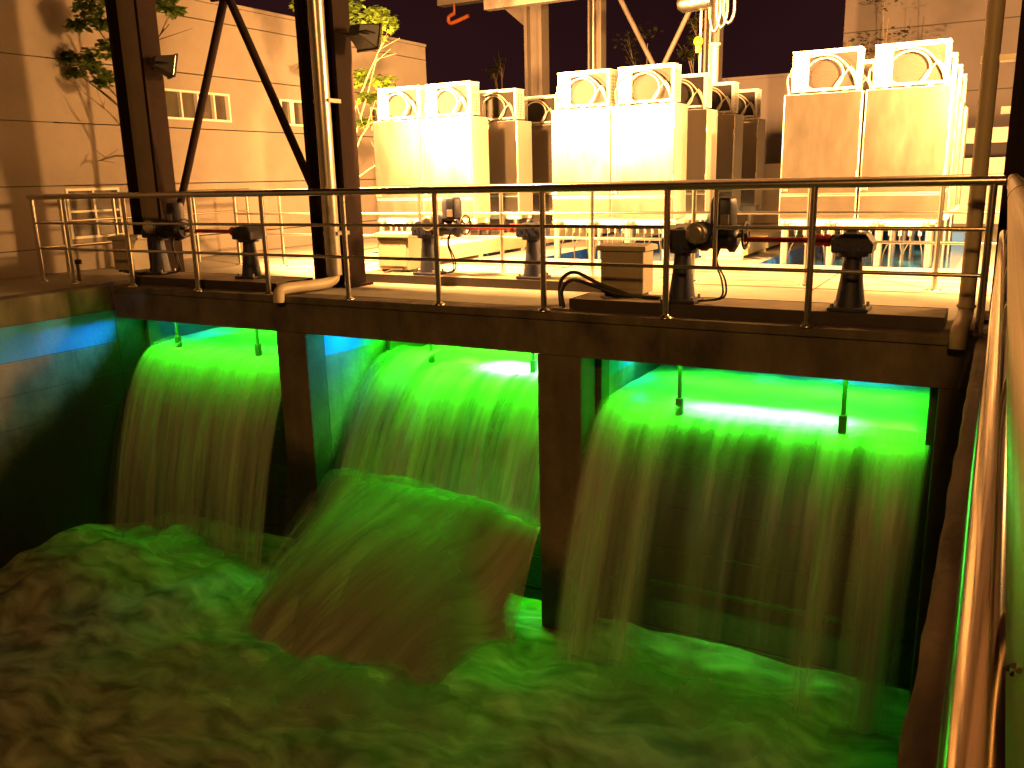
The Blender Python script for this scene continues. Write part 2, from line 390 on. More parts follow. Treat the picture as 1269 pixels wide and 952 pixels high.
# ------------------------------------------------------------------ weir front: beam, piers, dividers
fw = thing('weir_front', 'brown concrete weir front with three openings under the railed deck', 'wall', (-4.8, YF, -3.6))
bb = MB()
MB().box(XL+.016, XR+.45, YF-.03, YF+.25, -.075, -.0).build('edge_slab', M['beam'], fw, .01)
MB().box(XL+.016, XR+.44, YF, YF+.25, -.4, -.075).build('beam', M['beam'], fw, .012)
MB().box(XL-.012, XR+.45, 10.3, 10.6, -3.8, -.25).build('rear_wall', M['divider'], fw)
for (a, c) in ((BAYS[0][1], BAYS[1][0]), (BAYS[1][1], BAYS[2][0]), (BAYS[2][1], XR+.02)):
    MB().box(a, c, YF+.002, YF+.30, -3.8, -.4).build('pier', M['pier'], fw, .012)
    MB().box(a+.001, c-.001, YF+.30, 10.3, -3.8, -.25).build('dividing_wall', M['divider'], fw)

# ------------------------------------------------------------------ weirs, gates, upstream water
side = ['left', 'middle', 'right']
for i, ((x0, x1), (yc, zc)) in enumerate(zip(BAYS, CREST)):
    wl = thing('weir_sill', f'dark wet concrete weir behind the {side[i]} waterfall', 'weir', ((x0+x1)/2, yc, -3.6), 'weirs behind the waterfalls')
    zz = zc - .02; k = 0
    while zz > -3.6:
        z2 = max(zz - .42, -3.7)
        MB().box(x0+.005, x1-.005, yc + .03 - (.003 if k % 2 else 0) , yc+.34, z2+.008, zz-.004).build('concrete_course', M['weir'], wl, .004)
        zz = z2; k += 1
    MB().box(x0+.006, x1-.006, yc+.05, yc+.33, -3.7, zc-.03).build('core', M['weir'], wl)
    # channel water behind the crest, drawn down to the lip
    b = MB(); nx, ny = 40, 34; vs = []
    for a in range(ny + 1):
        t = a / ny; yy = yc - .02 + (10.3 - yc + .02) * t
        for c in range(nx + 1):
            xx = x0 + (x1 - x0) * c / nx
            zz = zc + .045 + .035 * min(1, (yy - yc) / .5) + (.012 + .02 * min(1, (yy-yc))) * N3(xx*2.6, yy*2.2, i*7)
            vs.append((xx, yy, zz))
    b.add(vs, [(a*(nx+1)+c, a*(nx+1)+c+1, (a+1)*(nx+1)+c+1, (a+1)*(nx+1)+c) for a in range(ny) for c in range(nx)], True)
    b.build('channel_water', M['upwater'], kind='structure', recalc=False)

# ------------------------------------------------------------------ waterfalls
def set_attr(o, dens, flow):
    me = o.data
    a = me.attributes.new('dens', 'FLOAT', 'POINT'); a.data.foreach_set('value', dens)
    f = me.attributes.new('flow', 'FLOAT_VECTOR', 'POINT'); f.data.foreach_set('vector', [c for p in flow for c in p])
def fall_sheet(name, parent, x0, x1, yc, zc, y_end, z_end, dens, seed, off=0.0, mt='fall', nx=170, nv=34, spread=(0,0), rip=.022, fade=.5):
    k = (zc - z_end) / (yc - y_end) ** 2
    b = MB(); vs = []; D = []; F = []
    L = yc - y_end
    for a in range(nv + 1):
        v = a / nv
        for c in range(nx + 1):
            u = c / nx
            x = x0 + (x1 - x0) * u
            sp = spread[0] * (1 - u) * v ** 1.3 * -1 + spread[1] * u * v ** 1.3
            st = 1 + .10 * N3(x * 2.1, seed, 0) + .05 * N3(x * 7, seed + 3, 0)
            lead = .20                                     # flat lip before it drops
            if v < .12: yy = yc + lead * (1 - v / .12); zz = zc + .05 + .02 * (1 - v / .12)
            else:
                t = (v - .12) / .88; tt = t ** .75
                yy = yc - L * tt * st; zz = zc + .05 - (k * (L * tt) ** 2) - .05 * t
            r = rip * min(1, v * 2) * (1.3 * N3(x * 5, v * 1.0, seed) + .35 * N3(x * 17, v * 1.2, seed + 9))
            vs.append((x + sp, yy + r - off, zz + (.012 * N3(x * 7, v * 3, seed))))
            D.append(max(0, min(1.4, dens(x, v) * (1 - fade * smooth(.45, 1, v))))); F.append((x, v * 2.3 + off * 3, seed))
    b.add(vs, [(a*(nx+1)+c, a*(nx+1)+c+1, (a+1)*(nx+1)+c+1, (a+1)*(nx+1)+c) for a in range(nv) for c in range(nx)], True)
    o = b.build(name, M[mt], parent, recalc=False); set_attr(o, D, F); return o
def smooth(a, b, x):
    t = max(0, min(1, (x - a) / (b - a))); return t * t * (3 - 2 * t)
def edge(x, x0, x1, s=.06): return smooth(x0, x0 + s, x) * (1 - smooth(x1 - s, x1, x))

# left bay: an almost unbroken veil
f1 = thing('waterfall', 'narrow green waterfall in the left opening beside the blue banded wall', 'waterfall', (-8.15, 6.6, -3.1), 'waterfalls over the weirs')
fall_sheet('water_sheet', f1, -9.42, -6.86, 7.27, -.87, 6.42, -3.1, lambda x, v: (.92 + .25 * N3(x*3.1, v*.5, 1) - .1 * v) * edge(x, -9.42, -6.86), 1, 0, spread=(.03,-.04), fade=.62)
fall_sheet('water_strands', f1, -9.40, -6.88, 7.27, -.87, 6.36, -3.1, lambda x, v: (.34 + .5 * N3(x*4.3, v*.8, 5) + .1*(1-v)) * edge(x, -9.40, -6.88), 5, .03, 'fallfine', spread=(.03,-.02))
fall_sheet('water_jet', f1, -9.42, -8.75, 7.30, -.78, 6.30, -3.1, lambda x, v: (.05 + .75 * N3(x*5.3+2, v*.7, 9)) * edge(x, -9.42, -8.75, .15), 9, .05, 'fall', nx=60, spread=(.02,.05))
# middle bay: upper fall then the surge
f2 = thing('waterfall', 'bright green waterfall in the middle opening that breaks on a sill and surges forward', 'waterfall', (-5.0, 6.2, -3.1), 'waterfalls over the weirs')
fall_sheet('water_sheet', f2, -6.36, -3.62, 8.2, -1.0, 7.12, -2.3, lambda x, v: (.62 + .5 * N3(x*3.7, v*.8, 2) + .35 * smooth(.86, 1, v)) * edge(x, -6.36, -3.62), 2, 0, fade=.1)
fall_sheet('water_strands', f2, -6.34, -3.64, 8.2, -1.0, 7.02, -2.3, lambda x, v: (.25 + .65 * N3(x*5.1, v*.7, 6) + .3 * smooth(.8, 1, v)) * edge(x, -6.34, -3.64), 6, .03, 'fallfine', fade=.1)
fall_sheet('water_jet', f2, -6.36, -5.6, 8.24, -.86, 7.0, -2.3, lambda x, v: (.45 + .6 * N3(x*4.3, v*.6, 8)) * edge(x, -6.36, -5.6, .12), 8, .05, 'fall', nx=60)
def lerp_keys(keys, t):
    for (a, p), (b, q) in zip(keys, keys[1:]):
        if t <= b: 
            s = (t - a) / (b - a); return [p_ + (q_ - p_) * s for p_, q_ in zip(p, q)]
    return keys[-1][1]
LK = [(0,(-6.34,7.35,-2.32)), (.14,(-6.38,7.15,-2.15)), (.4,(-6.78,6.35,-2.56)), (.7,(-6.75,5.5,-2.95)), (1,(-6.55,4.55,-3.55))]
RK = [(0,(-3.63,7.2,-2.3)), (.14,(-3.63,6.95,-2.18)), (.4,(-3.66,6.45,-2.45)), (.7,(-3.4,5.8,-2.95)), (1,(-3.0,5.05,-3.55))]
def mound_layer(name, off, seed, densf, mt='mound'):
    b = MB(); vs = []; D = []; F = []; nu, nv = 110, 60
    for a in range(nv + 1):
        t = a / nv; Lp = lerp_keys(LK, t); Rp = lerp_keys(RK, t)
        for c in range(nu + 1):
            u = c / nu
            p = [Lp[i] + (Rp[i] - Lp[i]) * u for i in range(3)]
            drop = (1 - smooth(0, .3, min(u, 1 - u))) ** 1.6 * .5 * smooth(.12, .5, t)
            roll = .06 * math.exp(-((t - .17) / .09) ** 2)
            z = p[2] + roll * (1 + .6 * N3(p[0]*2.2, seed, 3)) + .20 * math.sin(PI * t) * math.sin(PI * u) - drop
            w = .05 + .07 * smooth(.1, .5, t)
            z += w * (N3(p[0]*2.0 + seed, t*1.1, seed) + .5 * N3(p[0]*6, t*1.6, seed)) + off
            y = p[1] + (.08 + .08 * smooth(.5, 1, t)) * N3(p[0]*1.9, t*2, seed+4) - .12 * smooth(.6, 1, t) * N3(p[0]*5, 1, seed)
            vs.append((p[0] + .03 * N3(t*3, u*4, seed), y - off * .4, z))
            D.append(max(0, min(1.3, densf(u, t)))); F.append((p[0] - .55 * (p[1] - 7), t * 2.0, seed))
    b.add(vs, [(a*(nu+1)+c, a*(nu+1)+c+1, (a+1)*(nu+1)+c+1, (a+1)*(nu+1)+c) for a in range(nv) for c in range(nu)], True)
    o = b.build(name, M[mt], f2, recalc=False); set_attr(o, D, F)
def sg(u, t): return smooth(0, .14, t) * (1 - .9 * (1 - smooth(0, .16, u)) * smooth(.12, .4, t)) * (1 - .75 * smooth(.86, 1, u) * smooth(.12, .4, t))
mound_layer('surge', 0, 3, lambda u, t: (.95 - .35 * smooth(.2, .8, t) + .35 * N3(u*5, t*.6, 31)) * sg(u, t))
mound_layer('surge_core', -.09, 5, lambda u, t: 1.25 * (1 - (1 - smooth(0, .12, u) * (1 - smooth(.92, 1, u))) * (1 - smooth(.35, .6, t))) * smooth(.04, .22, t), 'muddy')
mound_layer('surge_veil', .05, 11, lambda u, t: (.30 + .7 * N3(u*7, t*.7, 3)) * sg(u, t) * (1 - smooth(.75, 1, t)), 'spray')
mound_layer('surge_veil', .11, 17, lambda u, t: (.22 + .7 * N3(u*5+4, t*.6, 8)) * sg(u, t) * (1 - smooth(.7, 1, t)), 'spray')
# right bay: thick streams at both sides, thin strands between
def d3(x, v):
    lft = math.exp(-((x + 2.86) / .16) ** 2) + .85 * math.exp(-((x + 2.52) / .10) ** 2)
    rgt = .95 * math.exp(-((x + .50) / .17) ** 2) + .6 * math.exp(-((x + 1.0) / .13) ** 2)
    top = .5 * (1 - smooth(.10, .30, v))
    return (.95 * lft + .9 * rgt + top + .30 * N3(x*4, v*.6, 4) + .20 - .12 * v) * edge(x, -3.10, -.31, .05)
f3 = thing('waterfall', 'wide thin green waterfall in the right opening showing the dark weir behind it', 'waterfall', (-1.7, 6.6, -3.1), 'waterfalls over the weirs')
fall_sheet('water_sheet', f3, -3.10, -.31, 7.22, -.97, 6.32, -3.1, d3, 4, 0, spread=(.10, -.03), nx=220, fade=.45)
fall_sheet('water_strands', f3, -3.08, -.32, 7.22, -.97, 6.25, -3.1, lambda x, v: (.02 + .62 * max(0, N3(x*6.3, v*.4, 7)) + .25*d3(x, v)) * edge(x, -3.08, -.32), 7, .03, 'fallfine', spread=(.12, -.02), nx=220)
fall_sheet('water_jet', f3, -3.10, -2.2, 7.27, -.88, 6.2, -3.1, lambda x, v: (.75 * math.exp(-((x + 2.93) / .12) ** 2) + .5 * math.exp(-((x+2.42)/.07)**2)) * edge(x, -3.10, -2.2, .08), 12, .05, 'fall', nx=70, spread=(.12, 0))

# churning basin water
def basin_z(x, y):
    z = ZW + .07 * N3(x*.75, y*.8, 1) + .042 * N3(x*1.9+3+.8*N3(x,y,9), y*2.3+.9*N3(x,y,4), 2) + .010 * N3(x*4.3+1.3*N3(x*2,y*2,5), y*4.9+1.3*N3(x*2,y*2,7), 3)
    z += .16 * math.exp(-((y - 6.05) / .6) ** 2) * (1 if x < -6.7 or x > -3.3 else .6) * (.7 + .6 * N3(x*2, 0, 5))
    z += .26 * math.exp(-(((x + 8.6) / 1.6) ** 2 + ((y - 5.4) / .9) ** 2)) * (1 + .6 * N3(x*2.5, y*2.5, 8))
    # churned ridge where the surge dives in
    toe = 4.95 + .20 * (x + 6.2) ** 1 if -6.8 < x < -2.9 else 99
    z += .09 * math.exp(-((y - toe) / .28) ** 2) * max(0, .55 + 1.1 * N3(x*2.4, y*2.2, 21)) * smooth(-6.8, -6.2, x) * (1 - smooth(-3.4, -2.9, x))
    return z
b = MB(); nx, ny = 190, 170; vs = []
for a in range(ny + 1):
    yy = -5 + (7.3 + 5) * (a / ny) ** .8
    for c in range(nx + 1):
        xx = XL + (XR - XL) * c / nx; vs.append((xx, yy, basin_z(xx, yy)))
b.add(vs, [(a*(nx+1)+c, a*(nx+1)+c+1, (a+1)*(nx+1)+c+1, (a+1)*(nx+1)+c) for a in range(ny) for c in range(nx)], True)
b.build('basin_water', M['foam'], kind='structure', recalc=False)
# foam heaps at the foot of each fall
def heap(parent, x0, x1, y0, h, seed, dens=.75, zb=ZW, rad=.42, slope=0):
    b = MB(); vs = []; D = []; F = []; nu, nv = 60, 16
    for a in range(nv + 1):
        t = a / nv
        for c in range(nu + 1):
            u = c / nu; x = x0 + (x1 - x0) * u
            e = math.sin(PI * u) ** .4
            hh = h * (.75 + .5 * N3(x*2.3, seed, 0) + .25 * N3(x*6, t*2, seed)) * e
            q = PI * t
            vs.append((x, y0 + slope * (u - .5) - rad * math.cos(q) * (.8 + .4 * N3(x*1.7, seed, 4)), zb - .08 + hh * math.sin(q) + .03 * N3(x*8, t*6, seed)))
            D.append(max(0, (dens + .4 * N3(x*3, t*3, seed)) * math.sin(PI * u) ** 1.3 * max(0, math.sin(q)) ** .8)); F.append((x, t, seed))
    b.add(vs, [(a*(nu+1)+c, a*(nu+1)+c+1, (a+1)*(nu+1)+c+1, (a+1)*(nu+1)+c) for a in range(nv) for c in range(nu)], True)
    o = b.build('foam_heap', M['spray'], parent, recalc=False); set_attr(o, D, F)
for k_ in range(3):
    heap(f1, -9.48, -6.7, 6.35 - .12*k_, .28 + .13*k_, 31 + k_, .62 - .1*k_, rad=.35 + .14*k_)
    heap(f3, -3.35, -.25, 6.3 - .1*k_, .2 + .09*k_, 41 + k_, .50 - .09*k_, rad=.35 + .13*k_)
    heap(f2, -6.37, -3.63, 7.12 - .07*k_, .10 + .06*k_, 51 + k_, .6 - .1*k_, zb=-2.12, rad=.16 + .08*k_, slope=-.2)
    heap(f2, -6.9, -3.0, 5.12 - .12*k_, .14 + .08*k_, 61 + k_, .62 - .1*k_, rad=.38 + .16*k_, slope=.75)

# ------------------------------------------------------------------ green channel lamps
def area(parent, loc, direction, sx, sy, power, col, spread=180):
    ld = bpy.data.lights.new('lamp_light', 'AREA'); ld.shape = 'RECTANGLE'; ld.size = sx; ld.size_y = sy
    ld.energy = power; ld.color = col; ld.spread = R(spread)
    o = bpy.data.objects.new('lamp_light', ld); COL.objects.link(o)
    o.parent = parent; o.matrix_parent_inverse = PINV[parent.name]
    o.location = loc; o.rotation_euler = Vector(direction).to_track_quat('-Z', 'X').to_euler()
    return o
GREEN = (.030, 1.0, .004); CYAN = (.02, .62, 1.0)
def led_bar(x0, x1, y, z, d, power, col, label, cat='lamp', w=.05, hood=False, spread=180):
    t = thing('led_bar', label, cat, ((x0+x1)/2, y, z), 'green lamps in the weir openings')
    MB().box(x0-.02, x1+.02, y-.035, y+.035, z, z+.05).build('housing', M['stainmatte'], t, .006)
    MB().box(x0, x1, y-.025, y+.025, z-.012, z-.001).build('lens', M['led'], t)
    if hood:
        h = MB()
        for (ya, yb) in ((y-.05, y-.0355), (y+.0355, y+.05)): h.box(x0-.02, x1+.02, ya, yb, z-.07, z+.05)
        h.box(x0-.035, x0-.0205, y-.05, y+.05, z-.07, z+.05); h.box(x1+.0205, x1+.035, y-.05, y+.05, z-.07, z+.05); h.box(x0-.02, x1+.02, y-.0355, y+.0355, z+.0505, z+.06)
        h.build('hood', M['black'], t)
    dd = Vector(d).normalized()
    o = area(t, Vector(((x0+x1)/2, y, z-.02)), d, .05, x1-x0-.05, power * LED, col)
    # long side along X
    q = dd.to_track_quat('-Z', 'Y'); o.rotation_euler = q.to_euler(); o.data.size = x1-x0-.05; o.data.size_y = w; o.data.spread = R(spread)
    return t
PW = [(58, 54), (215, 195), (100, 50)]
for i, ((x0, x1), (yc, zc)) in enumerate(zip(BAYS, CREST)):
    led_bar(x0+.25, x1-.2, yc+1.25, -.34, (0,-.35,-1), PW[i][0], GREEN, f'green lamp bar under the deck lighting the channel behind the {side[i]} fall', spread=130)
    led_bar(x0+.2, x1-.15, yc-.14 if i == 1 else YF+.31, -.36 if i == 1 else -.36, (0,.25,-1), PW[i][1], GREEN, f'green lamp bar under the beam above the {side[i]} fall', spread=(112, 150, 102)[i])
led_bar(-2.4, -.6, 9.95, -.34, (0,-.2,-1), 16, CYAN, 'pale cyan lamp bar far back in the right opening', spread=120)
led_bar(-2.95, -2.75, 8.3, -.34, (-1,-.1,-.5), 5, CYAN, 'small added cyan lamp tinting the blue band at the left side of the right opening', spread=110)  # this and the next three: unseen lamps added to tint the blue bands
led_bar(-6.0, -5.8, 7.5, -.34, (-1,-.25,-.45), 6, CYAN, 'small added cyan lamp tinting the blue band at the left side of the middle opening', spread=110)
led_bar(-8.9, -8.7, 7.15, -.36, (-.62,-1,-.08), 9, CYAN, 'small added cyan lamp tinting the blue band of the long basin wall', spread=70)
led_bar(-9.0, -8.7, 8.1, -.34, (-1,-.1,-.5), 5, CYAN, 'small added cyan lamp tinting the back of the left opening', spread=110)
led_bar(-5.0, -3.75, 8.42, -.44, (0,-.1,-1), 38, (.45,1,.72), 'added white green lamp bar whitening the crest of the middle fall', spread=70)  # unseen bars added here and below to burn a white strip onto the crests
led_bar(-2.35, -.95, 7.5, -.46, (0,-.15,-1), 11, (.45,1,.72), 'added white green lamp bar whitening the crest of the right fall', spread=70)
led_bar(-6.0, -3.75, 7.95, -1.62, (0,-.75,-1), 230, GREEN, 'green lamp bar low on the weir face behind the middle fall', hood=True)
led_bar(-2.55, -.9, 7.12, -2.6, (0,-.4,-1), 4, GREEN, 'green lamp bar low on the weir face behind the right fall', hood=True)

# ------------------------------------------------------------------ sluice gates (stems and guides)
for i, ((sx, ex), yg) in enumerate(zip(((-8.95,-7.57), (-5.77,-4.40), (-2.36,-.98)), (7.33, 8.32, 7.24))):
    x0, x1 = BAYS[i]; zc = CREST[i][1]
    g = thing('sluice_gate', f'dark steel overflow gate with hanging stems in the {side[i]} opening', 'gate', ((x0+x1)/2, yg, zc), 'overflow gates in the weir')
    MB().box(x0+.08, x1-.08, yg+.0, yg+.04, zc-.25, zc+.012).build('gate_leaf', M['dark'], g, .004)
    for x in (sx, ex):
        MB().tube([(x, yg-.03, .09), (x, yg-.03, zc+.18)], .02, 8).build('stem', M['dark'], g)
        MB().box(x-.03, x+.03, yg-.06, yg, zc+.0, zc+.2).build('clevis', M['dark'], g, .004)
    MB().box(x0+.004, x0+.07, yg-.08, yg+.1, -2.5, -.26).build('side_guide', M['dark'], g, .004)
    MB().box(x1-.07, x1-.004, yg-.08, yg+.1, -2.5, -.26).build('side_guide', M['dark'], g, .004)

# ------------------------------------------------------------------ plinths and hoists
PL = [(-9.32, -6.92, 7.03, 7.62), (-6.72, -3.52, 8.16, 8.72), (-3.34, -.30, 7.0, 7.5)]
for i, (a, c, y0, y1) in enumerate(PL):
    p = thing('gate_plinth', f'low raised concrete plinth with dark steel edge carrying the {side[i]} gate hoist', 'plinth', ((a+c)/2, (y0+y1)/2, 0), 'raised plinths on the deck')
    MB().box(a+.008, c-.008, y0+.008, y1-.008, .002, .097).build('cover_plate', M['plinth'], p, .004)
    e = MB(); e.box(a, c, y0, y0+.008, .001, .1); e.box(a, c, y1-.008, y1, .001, .1); e.box(a, a+.008, y0+.008, y1-.008, .001, .1); e.box(c-.008, c, y0+.008, y1-.008, .001, .1)
    e.build('steel_edge', M['dark'], p)

def hoist(xa, xb, y, label):
    z = .1
    t = thing('gate_hoist', label, 'gate hoist', ((xa+xb)/2, y, z), 'electric gate hoists on the deck')
    for kk, x in enumerate((xa, xb)):
        pd = MB().lathe((x, y, z+.03), [(.115,0),(.112,.02),(.085,.22),(.068,.40),(.066,.43)], 22).build('pedestal', M['iron'], t)
        fl = MB().box(x-.15, x+.15, y-.13, y+.13, z, z+.03)
        fl.build('base_flange', M['iron'], pd, .006)
        bo = MB()
        for sx in (-1, 1):
            for sy in (-1, 1): bo.tube([(x+sx*.12, y+sy*.10, z+.028), (x+sx*.12, y+sy*.10, z+.06)], .014, 6)
        bo.build('anchor_bolts', M['stainmatte'], pd, kind='stuff')
        gb = MB()
        gb.prism([(x-.15,z+.45),(x+.15,z+.45),(x+.155,z+.53),(x+.10,z+.60),(x-.05,z+.605),(x-.15,z+.56)] if kk else
                 [(x-.15,z+.45),(x+.15,z+.45),(x+.15,z+.56),(x+.06,z+.62),(x-.08,z+.62),(x-.155,z+.54)], 'y', y-.12, y+.12)
        gb.lathe((x, y, z+.42), [(.12,0),(.125,.02),(.125,.06)], 18)
        g = gb.build('gearbox', M['iron'], t, .015)
        n_ = MB()
        for q in range(6):
            n_.tube([(x+.09*math.cos(q*1.05), y-.122+.0*q, z+.52+.05*math.sin(q*1.05)), (x+.09*math.cos(q*1.05), y-.135, z+.52+.05*math.sin(q*1.05))], .009, 6)
        n_.lathe((x-.02, y, z+.6), [(.05,0),(.05,.025),(.02,.035)], 12)
        n_.build('bolts', M['motor'], g, kind='stuff')
    xm = xa + .31
    # electric actuator between the gearbox and the cross shaft
    a = MB(); a.lathe((xa+.14, y, z+.54), [(.07,0),(.105,.02),(.105,.07),(.085,.09),(.085,.24),(.11,.26),(.11,.30),(.06,.33)], 20, 'x')
    a.build('actuator_body', M['motor'], t)
    h = MB(); h.lathe((xm+.02, y+.02, z+.62), [(.10,0),(.115,.02),(.115,.20),(.105,.245),(.09,.255)], 8, 'z')
    hd = h.build('control_head', M['motor'], t, .008)
    MB().box(xm+.03, xm+.10, y-.105, y-.090, z+.66, z+.74).build('display_panel', M['greysteel'], hd, .003)
    mo = MB(); mo.lathe((xm-.12, y-.10, z+.60), [(.085,0),(.085,.04),(.078,.05),(.078,.10)], 20, 'y')
    for q in range(7): mo.ring((xm-.12, y-.26+q*.022, z+.60), .08, .008, 'y', 20)
    mo.lathe((xm-.12, y-.27, z+.60), [(.072,0),(.08,.01),(.08,.16)], 20, 'y')
    mo.build('motor', M['motor'], t)
    MB().lathe((xm-.12, y-.285, z+.60), [(.05,-.008),(.082,0),(.082,.05)], 20, 'y').build('motor_cap', M['steelpipe'], t)
    hw = MB(); hx = xa + .53
    hw.ring((hx, y-.02, z+.57), .105, .011, 'x', 26); hw.tube([(hx-.09, y-.02, z+.57), (hx+.02, y-.02, z+.57)], .02, 10)
    for q in range(3):
        an = q * 2 * PI / 3 + .4
        hw.tube([(hx, y-.02, z+.57), (hx, y-.02+.105*math.cos(an), z+.57+.105*math.sin(an))], .008, 6)
    hw.build('handwheel', M['black'], t)
    MB().tube([(xa+.5, y+.03, z+.535), (xb-.24, y+.03, z+.535)], .022, 10).build('drive_shaft', M['red'], t)
    MB().lathe((xb-.27, y+.03, z+.535), [(.03,-.03),(.05,-.02),(.05,.03),(.035,.04),(.05,.05),(.05,.09),(.03,.10)], 14, 'x').build('coupling', M['red'], t)
    MB().lathe((xb-.17, y+.03, z+.535), [(.045,0),(.05,.02),(.04,.08)], 12, 'x').build('shaft_bearing', M['iron'], t)
    for q, dx in enumerate((.17, .23)):
        pts = [(xm-.04+dx*.3, y-.02, z+.50), (xm-.05+dx*.2, y-.04, z+.36), (xm-.04+dx*.5, y-.05, z+.20), (xm-.02+dx*.35, y-.03, z+.06), (xm-.12, y-.02, z+.02), (xa+.12, y, z+.02)]
        MB().tube(bez(pts), .009, 6).build('cable', M['black'], t)
    return t
def bez(pts, n=5):
    """Catmull-Rom through the points"""
    P = [Vector(p) for p in pts]; P = [2*P[0]-P[1]] + P + [2*P[-1]-P[-2]]; out = []
    for i in range(1, len(P) - 2):
        for k in range(n):
            t = k / n
            out.append(.5 * ((2*P[i]) + (-P[i-1]+P[i+1])*t + (2*P[i-1]-5*P[i]+4*P[i+1]-P[i+2])*t*t + (-P[i-1]+3*P[i]-3*P[i+1]+P[i+2])*t**3))
    out.append(P[-2]); return out
hoist(-9.18, -7.62, 7.36, 'blue electric gate hoist with two pedestals and handwheel above the left waterfall')
hoist(-5.77, -4.40, 8.33, 'blue electric gate hoist with two pedestals and red shaft above the middle waterfall')
hoist(-2.34, -.98, 7.15, 'nearest blue electric gate hoist with red shaft and big motor above the right waterfall')

# control boxes
def cbox(x0, x1, y, label, cable):
    t = thing('control_box', label, 'control box', ((x0+x1)/2, y, .1), 'control boxes beside the gate hoists')
    dz = .41
    MB().box(x0+.02, x1-.02, y, y+.26, .13, .1+dz).build('cabinet_body', M['box'], t, .008)
    MB().prism([(y-.03,.1+dz+.001),(y+.29,.1+dz+.001),(y+.29,.1+dz+.045),(y+.13,.1+dz+.065),(y-.03,.1+dz+.045)], 'x', x0-.01, x1+.01).build('lid', M['box'], t, .005)
    MB().box(x0+.05, x1-.05, y-.008, y-.0005, .17, .07+dz).build('door', M['box'], t, .003)
    f = MB()
    for x in (x0+.05, x1-.09): f.box(x, x+.04, y+.03, y+.23, .101, .13)
    f.build('foot', M['dark'], t, kind='stuff')
    for c in cable: MB().tube(bez(c), .017, 8).build('conduit', M['black'], t)
cbox(-10.02, -9.62, 7.30, 'cream control box at the foot of the far left steel column', [[(-9.8,7.28,.12),(-9.5,7.2,.115),(-9.3,7.25,.115)]])
cbox(-6.60, -6.10, 8.42, 'cream control box beside the middle gate hoist behind the drainpipe column', [[(-6.95,8.2,.20),(-6.85,8.2,.08),(-6.62,8.22,.02),(-6.35,8.36,.12),(-6.2,8.40,.13)], [(-6.95,8.2,.20),(-7.1,8.25,.22),(-7.2,8.3,.02)]])
cbox(-3.17, -2.72, 7.27, 'largest cream control box with black conduits looping to its left, by the nearest hoist',
     [[(-2.85,7.2,.13),(-3.1,7.15,.22),(-3.32,7.08,.33),(-3.45,7.05,.24),(-3.44,7.03,.02)], [(-2.9,7.2,.12),(-3.12,7.12,.20),(-3.30,7.0,.27),(-3.40,6.98,.18),(-3.38,6.97,.02)],
      [(-3.0,7.22,.115),(-2.9,7.18,.13),(-2.7,7.22,.115),(-2.55,7.2,.115)]])
MB().box(-3.5, -3.3, 6.97, 7.09, .0015, .012).build('cable_cover', M['greysteel'], None); tag(bpy.data.objects['cable_cover'], 'small flat metal plate where black conduits enter the deck', 'cover plate')

# ------------------------------------------------------------------ railings
HZ = 1.075
fr = thing('front_railing', 'long stainless railing along the front edge of the deck above the waterfalls', 'railing', (-5.4, YF, 0))
px = [-10.85, -10.2, -9.08, -7.96, -6.86, -5.76, -4.65, -3.52, -2.38, -1.24, -.07]
MB().tube([(-10.9, YF, HZ), (.0, YF, HZ)], .034, 14).build('handrail', M['stain'], fr)
for x in px:
    po = MB().tube([(x, YF, .005), (x, YF, HZ-.02)], .027, 12).build('post', M['stain'], fr)
    MB().lathe((x, YF, .001), [(.06,0),(.06,.008),(.035,.02),(.03,.03)], 14).build('base_collar', M['stain'], po)
MB().tube([(-10.85, YF, .75), (-2.38, YF, .75)], .016, 8).build('middle_rail', M['stain'], fr)
MB().tube([(-1.98, YF, .75), (-.07, YF, .75)], .016, 8).build('middle_rail', M['stain'], fr)
MB().tube([(-1.98, YF, .44), (-1.98, YF, HZ-.02)], .019, 8).build('stub_post', M['stain'], fr)
MB().tube([(-10.85, YF, .43), (-.07, YF, .43)], .016, 8).build('lower_rail', M['stain'], fr)
nr = thing('near_railing', 'thick shiny stainless handrail running toward the camera along the right curb', 'railing', (.036, 3, 0))
NZ = 1.085
rail = MB()
pts = [(.036, y_, NZ) for y_ in (-3, -1, 0, .12, .3, .6, 1.2, 2, 3.5, 5, 6.78)]
rail.tube([(x_+.008, y_, z_) for x_, y_, z_ in pts], .036, 64)
rail.build('handrail', M['stainrail'], nr)
for y_ in (2.62, 5.2): MB().ring((.044, y_, NZ), .0362, .0012, 'y', 40).build('weld_joint', M['dark'], nr)
MB().tube([(.044, 6.78, NZ), (.044, 6.84, NZ-.012), (.044, 6.86, NZ-.06)], .036, 24).build('elbow', M['stain'], nr)
for y_ in (-.3, .9, 2.0, 3.15, 4.3, 5.45, 6.86): MB().tube([(.064, y_, .005), (.064, y_, NZ-.03)], .025, 12).build('post', M['stain'], nr)
MB().tube([(.027, -3, .72), (.027, 6.80, .72)], .032, 40).build('middle_rail', M['stainnear'], nr)
MB().tube([(.045, -3, .40), (.045, 6.82, .40)], .016, 12).build('lower_rail', M['stain'], nr)
DIRT = [((0.0081, 0.1539, 1.0875), 0, 0.0011), ((0.0086, 0.1474, 1.0915), 0, 0.0009), ((0.009, 0.1424, 1.0935), 0, 0.0007), ((0.0084, 0.147, 1.0902), 0, 0.0006)]
ds = MB()
for (px_, py_, r) in DIRT:
    ds.lathe((px_[0], px_[1], px_[2]), [(r,0),(r*.6,.0004),(.0002,.0006)], 8)
ds.build('dirt_spot', M['dirt'], nr)

